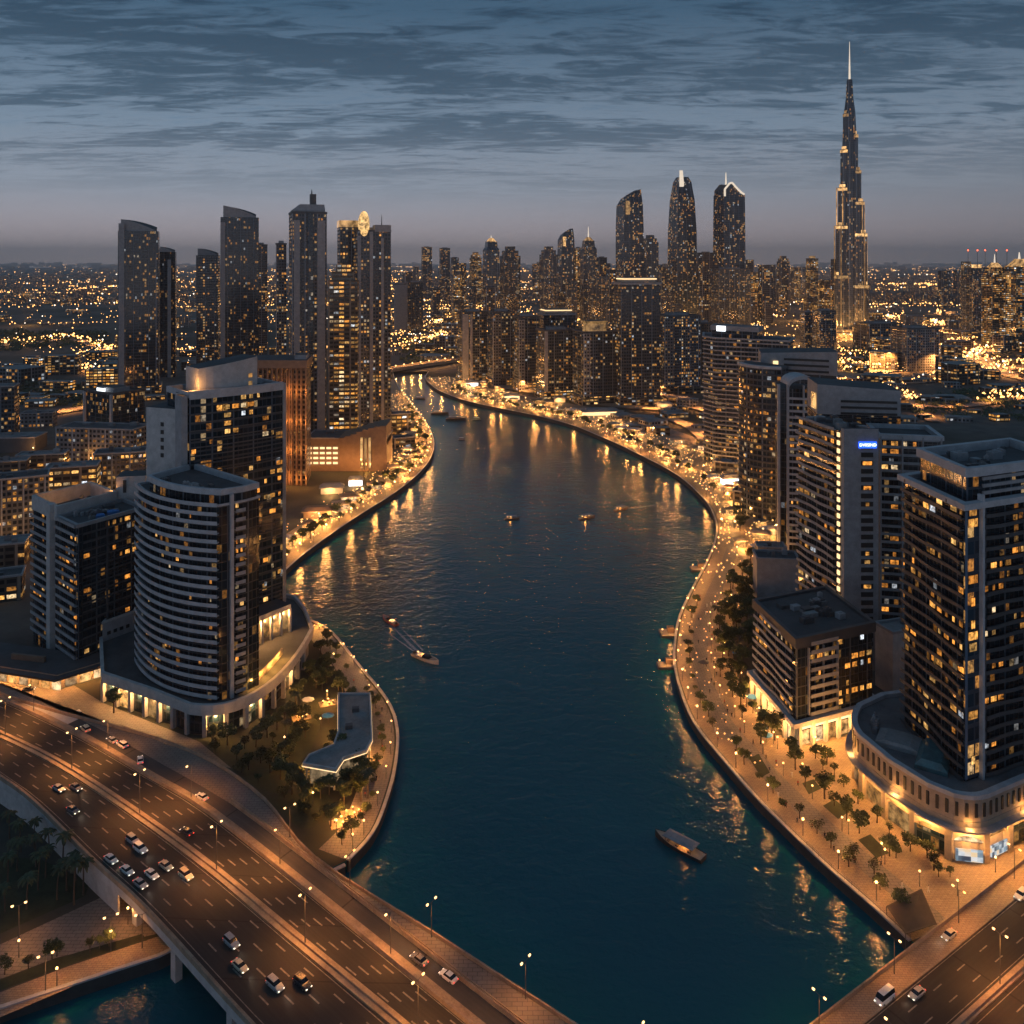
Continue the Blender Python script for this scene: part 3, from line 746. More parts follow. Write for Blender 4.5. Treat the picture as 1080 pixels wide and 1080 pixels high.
q0 = GA - tv*.6
MB().prism([q0, q0-tv*2.2, q0-tv*2.2+nb_*6, q0+nb_*6], LAND, zg+1, 0, 1).build('corner_pier', [M['greyw'], M['roof']], gt)
sA = P(154, 430, 99); sB = P(194, 418, 100)
sA = Vector((-.4285*322, 322)); sB = Vector((-.3835*316, 316))
core = [sA, sB, sB+Vector((3, 12)), sA+Vector((3, 12))]
MB().prism(core, LAND, 99.5, 0, 1).build('stair_core', [M['conc'], M['roof']], gt)
MB().prism([sB-(sB-sA)*.25, sB+Vector((1.5, 0)), sB+Vector((1.5, 9)), sB-(sB-sA)*.25+Vector((0, 9))], 99.5, 105.5, 0, 1).build('core_head', [M['conc'], M['roof']], gt)
for k in range(5):
    q = sA.lerp(sB, .42); MB().box((q.x, q.y-.1, 93.5-k*2.9), (1.3, .3, 1.5), yaw_of(sA, sB)).build('core_opening', M['black'], gt)
cA = GA.lerp(GB, .12)+nb_*2.5; cB = GA.lerp(GB, .74)+nb_*2.0
carc = bez(cA, (cA+cB)/2 + Vector((1, -3.5)), cB, 8)
cw = carc + [cB+nb_*12, cA+nb_*12]
secs = [([(p.x, p.y, zg) for p in ccw(cw)], zg), ([(p.x, p.y, zg+10.2+3.0*((p-cA).dot(tv)/23)) for p in ccw(cw)], zg+12)]
cwall = MB().loft(secs, 0, 1).build('crown_wall', [M['conc'], M['roof']], gt)
for i in range(3):
    for k in range(2):
        q = cA.lerp(cB, .52+.17*i) + Vector((.67, -.74))*(1.25-.25*i); MB().box((q.x, q.y, zg+3.2+k*3), (1.5, .4, 1.5), yaw_of(GA, GB)).build('crown_window', M['shop'], cwall)
q = cA + Vector((-1.5, -2.2)); add_light(lamp_data('crown_glow', 1600, (1, .55, .2), .4), (q.x, q.y, zg+4.5), gt)

# --- brown hotel slab with upright fins -----------------------------------------------------
FING = lamp_data('fin_glow', 1500, (1, .45, .12), .4)
HA, HB = P(268, 511), P(323, 512)
ht, hp = building('hotel_slab', 'brown hotel slab with warm uplit vertical fins, right of the dark glass tower', 'hotel', [HA, HB, HB+Vector((-4, 30)), HA+Vector((-4, 30))], LAND, 82, 'f_brown')
for i in range(12):
    q = HA.lerp(HB, i/11); pier(ht, (q.x, q.y-.9), .75, 1.8, LAND, 82.5, 0, 'brown', 'fin')
    if i >= 5 and i % 2:
        for zz in (5, 24, 44, 64): add_light(FING, (q.x+1.6, q.y-4.5, LAND+zz), ht)
MB().prism([HA+Vector((-7, -2.5)), HB+Vector((1, -2.5)), HB+Vector((-3, 31)), HA+Vector((-11, 31))], 82.5, 88, 0, 1).build('roof_cap', [M['brown'], M['roof']], ht)
MB().box(((HA.x+HB.x)/2-6, HA.y-2.7, 84.2), (22, .3, 1.0)).build('light_strip', M['strip'], ht)
MB().prism([HB+Vector((-9, 4)), HB+Vector((-1, 4)), HB+Vector((-3, 20)), HB+Vector((-12, 20))], 88, 91, 0, 1).build('plant_room', [M['greyw'], M['roof']], ht)

# --- twin apartment blocks by the forecourt ---------------------------------------------------
u1 = Vector((-.76, .65)); u2 = Vector((.52, .854))
C0 = P(82, 712, LAND); C0 = P(82, 703, 6)
bL = C0 + u1*17; bR = C0 + u2*27
zb = 57; n = 15; fh = (zb-9)/n
ab, ap = building('apartment_block', 'dark balconied apartment block with blue roof tarpaulins beside the banded tower', 'apartment block', [C0, bR, bR+u1*17, bL], LAND, zb, 'f_glass2')
bands(ab, [bL, C0], 9, fh, n+1, 0, 1.3, 1.0, 'greyw')
bands(ab, [C0+u2*2, bR], 9, fh, n+1, 0, .5, .5, 'dgrey', 'floor_band')
windows(ab, bL, C0, 9, fh, n, 5, .12, 90, .5, .8, .1, 30, lo=.36); windows(ab, C0+u2*2, bR, 9, fh, n, 9, .15, 91, .5, .85, .12, 48)
MB().strip(ap, -.5, .6, zb-.1, zb+1.2, True).build('parapet', M['greyw'], ab)
for (a, b2, w, h, mt) in ((.25, .4, 3.2, 1.5, 'blue'), (.32, .62, 4.2, 1.3, 'blue'), (.5, .5, 3.5, 1.4, 'dgrey'), (.7, .4, 2.5, 1.0, 'steel'), (.8, .7, 4, 1.6, 'roof')):
    q = C0 + u2*27*b2 + u1*17*a; MB().loft([(rect(q.x, q.y, w, w*.7, .6), zb), (rect(q.x, q.y, w, w*.7, .6), zb+h*.7), (rect(q.x+.2, q.y, w*.6, w*.35, .6), zb+h)]).build('roof_cover', M[mt], ab)
pier(ab, C0+u2*11.5+Vector((.3, -.3)), .5, .9, 9, zb, yaw_of(C0, bR), 'dgrey', 'pipe')
aL = bL + u1*24; aR = bL + u1*1.2
a2, ap2 = building('apartment_block', 'pale grey apartment block with rooftop walls, left of the dark balconied block', 'apartment block', [aR, aR+u2*24, aL+u2*24, aL], LAND, zb-1, 'f_glass2')
bands(a2, [aL, aL-u1*17], 9, fh, n, 0, 1.3, 1.0, 'greyw'); windows(a2, aL, aL-u1*17, 9, fh, n, 6, .13, 92, .5, .8, .1, 30, lo=.36)
pier(a2, aR + u1*3.4 + Vector((-.5, -.5)), 3.2, 2.6, LAND, zb+5, yaw_of(aL, aR), 'conc', 'pier')
MB().strip(ap2, -.6, .5, zb-1, zb+4.6, True).build('parapet', M['conc'], a2)
q = aR+u1*9+u2*3; MB().box((q.x, q.y, zb+.5), (9, .5, .8), yaw_of(aL, aR)).build('light_strip', M['strip'], a2); add_light(lamp_data('roof_glow', 1500, (1, .5, .18), .4), (q.x, q.y+2, zb+2.5), a2)
cq = aR + u2*25 + u1*1
MB().prism([cq, cq+Vector((11, 2)), cq+Vector((9, 12)), cq+Vector((-2, 10))], LAND, zb+10, 0, 1).build('lift_core', [M['conc'], M['roof']], a2)
MB().box((cq.x+3.2, cq.y+.5, zb+6), (1.2, .5, 5), .18).build('core_opening', M['black'], a2)
add_light(lamp_data('core_glow', 900, (1, .5, .15), .3), (cq.x-1.5, cq.y-2, zb+4), a2)
nx = P(118, 694); 
roofbits(ab, ap, zb, 12, 21, (1, 3))
roofbits(a2, ap2, zb-1, 10, 22, (1, 3))
roofbits(gt, gp, zg, 8, 23, (1, 3))
an, anp = building('annex', 'small blank grey annex between the apartment blocks and the banded tower', 'annex', [P(108, 703), P(141, 690), P(141, 690)+u1*9+Vector((4, 8)), P(108, 703)+u1*4+Vector((2, 7))], LAND, 19, 'greyw', part='wall')
for f in range(3):
    for i in range(4):
        q = anp[0].lerp(anp[1], .2+.2*i); MB().box((q.x, q.y-.05, LAND+5+f*3.4), (1.3, .5, 1.2), yaw_of(P(108, 703), P(141, 690))).build('window', M['black'], an)
parapet(an, anp, 19, .8, 'conc')
# shop podium under the blocks
sp = [P(-14, 716), P(60, 728), P(112, 712), P(118, 700), P(70, 702), P(-14, 690)]
po, _ = building('shop_podium', 'low shop podium with warm lit fronts under the left apartment blocks', 'shops', sp, LAND, 8.4, 'stone', part='wall')
fl = toward([P(-14, 716), P(60, 728), P(112, 712)])
MB().strip(fl, -.5, 2.6, 7.2, 8.0).build('canopy', M['dgrey'], po)
L = length(fl)
for i in range(10):
    p, d = along(fl, L*(i+.5)/10); q = p + Vector((d.y, -d.x))*.1; MB().box((q.x, q.y, 5), (L/10*.78, .2, 3.6), math.atan2(d.y, d.x)).build('shop_window', M['shop'], po)
    q = p + Vector((d.y, -d.x))*1.7; add_light(lamp_data('shop_glow', 1300, (1, .5, .17), .4), (q.x, q.y, 6.6), po)
MB().box((P(30, 712).x, P(30, 712).y, 9.4), (14, 1, 2.0), -.2).build('sign_panel', M['brown'], po)

# --- right side: corner tower on a round podium ------------------------------------------------
PR = 20.0
cps = [P(1150, 862), P(1080, 891), P(1040, 910), P(1012, 911), P(978, 897), P(935, 866), P(908, 842), P(899, 822), P(902, 806), P(925, 790)]
K = [P(1250, 822), P(1080, 891), P(1041, 909), P(1010, 911), P(979, 897), P(938, 868), P(906, 838)]
crv = K[:2] + [P(1045, 908)] + bez(P(1041, 910), P(1028, 915), P(1006, 909), 4) + [P(979, 897), P(938, 868)] + bez(P(906, 838), P(893, 820), P(905, 803), 7)
podR = ccw(crv + [P(930, 790), P(1000, 780), P(1250, 770)])
c = sum(podR, Vector((0, 0)))/len(podR); BLOCKED.append(offs(podR, 2.5))
pr = empty('shopping_podium', (c.x, c.y, LAND), 'round-cornered warm stone shopping podium with arches and screens beside the right road', 'podium')
fr = toward(crv) 
MB().prism(offs(podR, -1.3), LAND, PR-1.0, 0, 1).build('core_wall', [M['stone'], M['roof']], pr)
MB().prism(podR, PR-6.4, PR-.6, 0, 1).build('attic', [M['stone'], M['roofd']], pr)
MB().strip(podR, -1.3, .35, PR-.6, PR+.5, True).build('parapet', M['band'], pr)
L = length(fr); n = 62
for i in range(n):
    p, d = along(fr, L*(i+.5)/n); q = p + Vector((d.y, -d.x))*.02; MB().box((q.x, q.y, PR-3.4), (.72, .5, 3.4), math.atan2(d.y, d.x)).build('slot', M['black'], pr)
MB().strip(fr, -1.2, 2.0, PR-8.2, PR-7.7).build('canopy', M['greyw'], pr)
MB().strip(fr, -1.2, .15, PR-7.7, PR-6.4).build('gallery', M['stone'], pr)
n = 15
pl2 = lamp_data('arcade_glow', 3200, (1, .56, .2), .5)
for i in range(n+1):
    p, d = along(fr, L*i/n); q = p + Vector((d.y, -d.x))*-.5; MB().box((q.x, q.y, (LAND+PR-8.2)/2), (1.7, 1.7, PR-8.2-LAND), math.atan2(d.y, d.x)).build('column', M['stone'], pr)
for i in range(n):
    p, d = along(fr, L*(i+.5)/n); nn = Vector((d.y, -d.x)); q = p - nn*1.0; yaw = math.atan2(d.y, d.x); w = L/n-1.9
    scr = i in (5, 6)
    if scr:
        q = p + nn*.15; MB().box((q.x, q.y, LAND+2.4), (w*.85, .3, 3.0), yaw).build('screen', M['screen'], pr); q = p - nn*.9
    MB().box((q.x, q.y, LAND+(2.6 if not scr else 6.6)), (w, .2, 5 if not scr else 2.6), yaw).build('shop_window', M['shop' if i % 3 != 1 else 'f_glass'], pr)
    g = MB(); arcp = [(w/2*math.cos(t), 5.1+1.9*math.sin(t)) for t in [math.pi*k/8 for k in range(9)]]
    for k in range(8):
        a, b2 = arcp[k], arcp[k+1]; o = p - nn*.25
        g.face([(o.x+d.x*a[0], o.y+d.y*a[0], LAND+a[1]), (o.x+d.x*b2[0], o.y+d.y*b2[0], LAND+b2[1]), (o.x+d.x*b2[0], o.y+d.y*b2[0], LAND+7.6), (o.x+d.x*a[0], o.y+d.y*a[0], LAND+7.6)])
    g.build('arch', M['stone'], pr)
    q = p + nn*.9; MB().box((q.x, q.y, PR-8.3), (w*.8, .35, .16), yaw).build('light_strip', M['strip'], pr)
    q = p + nn*1.6; add_light(pl2, (q.x, q.y, PR-9.2), pr)
    if i % 2: q = p + nn*1.1; add_light(lamp_data('gallery_glow', 500, (1, .55, .2), .2), (q.x, q.y, PR-6.9), pr); MB().box((q.x-nn.x*.8, q.y-nn.y*.8, PR-7.05), (1.6, .2, .8), yaw).build('gallery_window', M['shop'], pr)
# roof lights and plant
for (x0, y0, w, d_, h, mt) in ((948, 782, 8, 11, 1.2, 'roofl'), (985, 800, 13, 8, 2.2, 'glass')):
    q = P(x0, y0, PR); MB().loft([(rect(q.x, q.y, w, d_, 1.0), PR-.6), (rect(q.x, q.y, w, d_, 1.0), PR+.5), (rect(q.x, q.y, w*.9, d_*.6, 1.0), PR+h)]).build('roof_light', M[mt], pr)
roofbits(pr, offs(podR, -5)[3:12], PR-.6, 22, 8, (.8, 2.6))
E0 = P(1018, 822, PR); ER = Vector((.925, .38)); EL = Vector((-.085, .996))
zE = 90.5; n = 24; fh = (zE-PR)/n
g1 = E0 + EL*29; r0 = E0 + ER*5.2; r1 = r0 + ER*36
et, ep = building('apartment_tower', 'big dark wavy balconied tower with a lit glass corner, rising from the round podium', 'tower', [E0, r0, r1, r1+EL*29, g1], PR-1, zE, 'f_glass2')
bands(et, dense(g1, E0, 10), PR, fh, n+1, 0, 1.2, .75, 'dgrey', wave=.42)
bands(et, dense(r0+ER*1, r1, 14), PR, fh, n+1, 0, 1.3, .8, 'dgrey', wave=.3)
windows(et, g1, E0, PR, fh, n, 9, .13, 101, .55, .85, .12, 60, run=.5); windows(et, r0+ER, r1, PR, fh, n, 13, .09, 102, .5, .8, .12, 55, run=.5)
pier(et, r0+Vector((.15, -.5)), .8, 1.6, PR-1, zE+3, yaw_of(r0, r1), 'band', 'corner_pier')
MB().prism([E0+Vector((-.2, -.35)), r0+Vector((-.3, -.35)), r0+Vector((0, 1)), E0+Vector((0, 1))], PR, zE-1, 0, 1).build('corner_glass', [M['f_blue'], M['roof']], et)
windows(et, E0+ER*.8+Vector((-.2, -.4)), r0-ER*.6+Vector((-.2, -.4)), PR, fh, n, 1, .4, 104, .75, .9, .1, 9, run=.6)
MB().strip(ep, -.6, 1.6, zE-.3, zE+1.3, True).build('roof_band', M['band'], et)
ci = [E0+ER*3+EL*3, r0+ER*2+EL*2.5, r1+EL*2.5, r1+EL*26, g1+ER*4-EL*3]
MB().prism(ci, zE, zE+7, 0, 1).build('crown_glass', [M['f_glass'], M['roof']], et)
MB().strip(ccw(ci), -.7, .9, zE+7, zE+9.4, True).build('crown_band', M['band'], et)
for f in range(3): MB().strip(toward([r0+ER*3+EL*2.4, r1+EL*2.4]), 0, .5, zE+1.9+f*1.9, zE+2.8+f*1.9).build('louvre', M['greyw'], et)
roofbits(et, ccw(ci), zE+7, 20, 12, (1, 4))

# --- mid-rise block in front --------------------------------------------------------------
Q0, QL, QR = P(840, 672, 37), P(797, 632, 37), P(920, 655, 37)
zq = 36; n = 8; z0 = 12; fh = (zq-2-z0)/n
qb, qp = building('mid_rise_block', 'eight-storey glass block with lit shopfront base beside the right promenade', 'office block', [Q0, QR, QR+(QL-Q0), QL], LAND, zq, 'f_glass2')
dR = (QR-Q0).normalized(); dL = (QL-Q0).normalized()
bands(qb, dense(QL, Q0+dL*2, 8), z0, fh, n+1, 0, 1.0, .8, 'greyw', wave=.28)
bands(qb, [Q0+dR*5, Q0+dR*16], z0, fh, n+1, 0, 1.1, 1.0, 'greyw')
windows(qb, QL, Q0+dL*2, z0, fh, n, 9, .17, 110, .55, .8, .12, 36); windows(qb, Q0+dR*16, QR, z0, fh, n, 5, .36, 111, .62, .9, .12, 32, run=.6); windows(qb, Q0+dR*5, Q0+dR*16, z0, fh, n, 4, .22, 112, .5, .8, .1, 20)
pier(qb, Q0+dR*4.6, .5, 1.4, z0, zq-3, yaw_of(Q0, QR), 'greyw', 'frame'); pier(qb, Q0+dR*16.2, .5, 1.4, z0, zq-3, yaw_of(Q0, QR), 'greyw', 'frame')
pier(qb, Q0+dR*10.5, .35, 1.3, z0, zq-3, yaw_of(Q0, QR), 'greyw', 'frame')
MB().strip(qp, -.5, .9, zq-2.2, zq+.9, True).build('roof_band', M['dgrey'], qb)
roofbits(qb, offs(qp, -3), zq, 22, 14, (1, 5), ('greyw', 'roofl', 'dgrey', 'roof'))
base = offs(qp, 1.6); fq = toward([QL+dR*-1.6, Q0+(dL+dR)*-1.6, QR+dL*-1.6])
MB().strip(base, -1, .8, z0-2.0, z0-.6, True).build('base_fascia', M['conc'], qb)
for a, b2, k in ((QL, Q0, 6), (Q0, QR, 6)):
    A, B, d, nn, L = wall_frame(a, b2); yaw = yaw_of(A, B)
    for i in range(k+1): pier(qb, A+d*(L*i/k)+nn*1.4, 1.1, 1.2, LAND, z0-2, yaw, 'conc', 'column')
    for i in range(k):
        q = A+d*(L*(i+.5)/k); p = q+nn*.5; MB().box((p.x, p.y, LAND+2.4), (L/k-1.2, .2, 4.4), yaw).build('shop_window', M['shop'], qb)
        p = q+nn*1.5; MB().box((p.x, p.y, z0-2.7), (L/k-1.4, .25, 1.1), yaw).build('light_strip', M['strip'], qb)
        p = q+nn*3.0; add_light(lamp_data('shop_glow', 1500, (1, .54, .2), .5), (p.x, p.y, LAND+4.6), qb)

# --- sign tower: wavy balconies, dotted edge, grey slab and blue sign ----------------------------
S0 = P(890, 456, 91); SR = Vector(((928-540)*S0.y/F, S0.y+1)); SL = P(842, 440, 91)
zs = 91; n = 26; fh = (zs-12)/n
st, sp_ = building('hotel_tower', 'grey slab tower carrying a small blue lit sign, wavy balconies on its left face', 'tower', [S0, SR, SR+(SL-S0), SL], LAND, zs, 'f_glass2')
dSL = (SL-S0).normalized()
bands(st, dense(SL, S0+dSL*5, 9), 12, fh, n+1, 0, 1.2, .9, 'greyw', wave=.4)
windows(st, SL, S0+dSL*5, 12, fh, n, 6, .11, 120, .55, .8, .12, 45)
A, B, d, nn, L = wall_frame(S0+dSL*4.6, S0+dSL*1.6)
for f in range(n): p = (A+B)/2+nn*.25; MB().box((p.x, p.y, 13.6+f*fh), (1.5, .4, 1.6), yaw_of(A, B)).build('stair_window', M['strip'], st)
MB().prism([S0+dSL*1.2+Vector((-.3, 0)), S0+Vector((-.3, -.9)), S0+Vector((12.5, -.9)), S0+Vector((12.5, .5))], LAND, zs+1.5, 0, 1).build('slab_wall', [M['greyw'], M['roof']], st)
for f in range(n-1):
    MB().box((S0.x+8.2, S0.y-.95, 13+f*fh), (4.4, .5, 1.7)).build('slab_opening', M['black'], st)
windows(st, Vector((S0.x+6, S0.y-1.15)), Vector((S0.x+10.4, S0.y-1.15)), 12, fh, n-1, 1, .2, 121, .45, .8, .12, 6, lo=.1)
sb = MB().box((S0.x+8.3, S0.y-1.3, 86.6), (6.6, .4, 2.4)).build('sign_board', glow('blue_sign', (.02, .12, 1), 1.6), st)
cu = bpy.data.curves.new('sign_letters', 'FONT'); cu.body = "DVIISIND"; cu.size = 1.55; cu.extrude = .06; cu.align_x = 'CENTER'; cu.align_y = 'CENTER'
tmp = bpy.data.objects.new('sign_letters', cu); COL.objects.link(tmp); bpy.context.view_layer.update()
me = bpy.data.meshes.new_from_object(tmp.evaluated_get(bpy.context.evaluated_depsgraph_get())); bpy.data.objects.remove(tmp)
so = bpy.data.objects.new('sign_letters', me); COL.objects.link(so); so.parent = sb; so.location = Vector((S0.x+8.3, S0.y-1.6, 86.6))-ORG[st]; so.rotation_euler = (R(90), 0, 0); me.materials.clear(); me.materials.append(M['wsign'])
roofbits(st, sp_, zs, 14, 15, (1, 4))
W0 = Vector((149, 346)); W1 = Vector((171, 341))
wt, wp = building('apartment_tower', 'dark framed balcony wing directly right of the blue-sign tower', 'tower', [W0, W1, W1+Vector((5, 22)), W0+Vector((5, 22))], LAND, 83, 'f_glass2')
bands(wt, [W0, W1], 9, 3.2, 24, 0, 1.2, .9, 'greyw'); windows(wt, W0, W1, 9, 3.2, 23, 6, .24, 125, .55, .85, .1, 60)
for k in (0, .36, .7, 1): q = W0.lerp(W1, k); pier(wt, q+Vector((0, -.7)), .6, 1.5, LAND, 84, 0, 'greyw', 'frame')
MB().strip(wp, -.5, 1.3, 83, 84.8, True).build('roof_band', M['band'], wt)
V0 = Vector(((862-540)*372/F, 372)); V1 = Vector(((950-540)*366/F, 366))
vt, vp = building('office_tower', 'grey tower with blank upper walls and dark louvres, behind the blue-sign tower', 'tower', [V0, V1, V1+Vector((4, 24)), V0+Vector((4, 24))], LAND, 88, 'f_glass2')
secs = [([(p.x, p.y, 88) for p in ccw(vp)], 88), ([(p.x, p.y, 99+(2 if p.x < 140 else 0)) for p in ccw(vp)], 100)]
MB().loft(secs, 0, 1).build('upper_wall', [M['greyw'], M['roof']], vt)
for f in range(5): q = V0.lerp(V1, .62); MB().box((q.x, q.y-.05, 83.5+f*2.6), (23, .6, 1.0), yaw_of(V0, V1)).build('louvre', M['black'], vt)
q = V0+Vector((-.2, 4)); MB().box((q.x, q.y, 93.5), (.5, 5, 7)).build('lit_panel', M['crownlit'], vt)
# arch-topped slab and round glass tower behind
X0 = Vector(((820-540)*442/F, 442)); X1 = Vector(((864-540)*436/F, 436))
xt, xp = building('apartment_tower', 'white framed tower with arched top and a column of lit stair windows', 'tower', [X0, X1, X1+Vector((5, 20)), X0+Vector((5, 20))], LAND, 89, 'f_glass2')
for k, w in ((0.02, 1.2), (.24, 1.0), (.98, 1.2), (.62, .6)): q = X0.lerp(X1, k); pier(xt, q+Vector((0, -.7)), w, 1.5, LAND, 91, 0, 'band', 'frame')
q = X0.lerp(X1, .13)
for f in range(24): MB().box((X0.lerp(X1, .19).x, X0.y-.5, 12+f*3.25), (1.2, .4, 1.6)).build('stair_window', M['strip'], xt)
bands(xt, [X0.lerp(X1, .28), X1], 9, 3.25, 24, 0, 1.2, 1.0, 'band'); windows(xt, X0.lerp(X1, .28), X1, 9, 3.25, 23, 5, .12, 130, .5, .8, .1, 40, lo=.36)
g = MB(); m_ = X0.lerp(X1, .62); pa = [(m_.x+7.5*math.cos(t), 89+5*math.sin(t)) for t in [math.pi*k/10 for k in range(11)]]
for k in range(10):
    a, b2 = pa[k], pa[k+1]
    g.face([(a[0], m_.y-.6, a[1]), (b2[0], m_.y-.6, b2[1]), (b2[0], m_.y-.6, b2[1]+2), (a[0], m_.y-.6, a[1]+2)]); g.face([(a[0], m_.y-.6, a[1]+2), (b2[0], m_.y-.6, b2[1]+2), (b2[0], m_.y+14, b2[1]+2), (a[0], m_.y+14, a[1]+2)])
g.build('arch', M['band'], xt)
Z0 = Vector(((781-540)*515/F, 519)); Z1 = Vector(((824-540)*495/F, 495)); zarc = bez(Z0, (Z0+Z1)/2+Vector((-9, -9)), Z1, 10)
zt_, zp = building('apartment_tower', 'round-cornered dark glass tower beside the right promenade, thin lit floor lines', 'tower', zarc+[Z1+Vector((10, 18)), Z0+Vector((10, 22))], LAND, 92, 'f_dark')
for f in range(24): MB().strip(toward(zarc), 0, .6, 10+f*3.4, 10.7+f*3.4).build('floor_band', M['dgrey'], zt_)
for i in range(0, 10, 2): windows(zt_, zarc[i], zarc[i+2], 10, 3.4, 24, 2, .22, 140+i, .4, .85, .1, 20, lo=.3)
MB().strip(toward(zarc), -2, .9, 92, 93.6).build('roof_band', M['band'], zt_)
K0 = Vector(((806-540)*525/F, 530)); K1 = Vector(((880-540)*515/F, 512))
kt, kp = building('office_tower', 'tower with grey curved crown of dark louvres, behind the round-cornered glass tower', 'tower', [K0, K1, K1+Vector((6, 26)), K0+Vector((6, 26))], LAND, 90, 'f_dark')
MB().loft([([(p.x, p.y, 86) for p in ccw(offs(kp, .6))], 86), ([(p.x, p.y, 98+(2.5 if p.x > 170 else 0)) for p in ccw(offs(kp, .6))], 99)], 0, 1).build('crown_wall', [M['greyw'], M['roof']], kt)
for f in range(3): q = K0.lerp(K1, .6); MB().box((q.x, q.y-.7, 88+f*3.4), (26, .5, 1.3), yaw_of(K0, K1)).build('louvre', M['black'], kt)
q = K0.lerp(K1, .2); MB().box((q.x, q.y-.9, 92), (4.5, .3, 3)).build('lit_panel', M['strip'], kt)
Y0 = Vector(((746-540)*640/F, 652)); Y1 = Vector(((832-540)*612/F, 612))
yt, yp = building('apartment_tower', 'broad dark tower with fine balcony lines and grey penthouse beside the bend of the canal', 'tower', [Y0, Y0+Vector((6, -14)), Y1, Y1+Vector((12, 26)), Y0+Vector((8, 34))], LAND, 97, 'f_dark')
for f in range(27): MB().strip(toward([Y0, Y0+Vector((6, -14)), Y1]), 0, 1.2, 10+f*3.25, 10.9+f*3.25).build('balcony', M['greyw'], yt)
windows(yt, Y0+Vector((6, -14)), Y1, 10, 3.25, 26, 12, .12, 150, .5, .8, .1, 80)
ph = [Y0+Vector((5, -4)), Y0+Vector((34, -26)), Y0+Vector((42, -8)), Y0+Vector((13, 14))]
MB().prism(ph, 97, 103, 0, 1).build('penthouse', [M['f_glass'], M['roof']], yt); MB().strip(ccw(ph), -.6, .8, 103, 106.5, True).build('crown_band', M['greyw'], yt)
q = ph[0].lerp(ph[1], .2); MB().box((q.x, q.y-1.4, 104.4), (7, .6, 4), yaw_of(ph[0], ph[1])).build('lit_panel', M['wsign'], yt)
MB().strip(yp, -.5, 1.3, 97, 98.2, True).build('parapet', M['greyw'], yt)
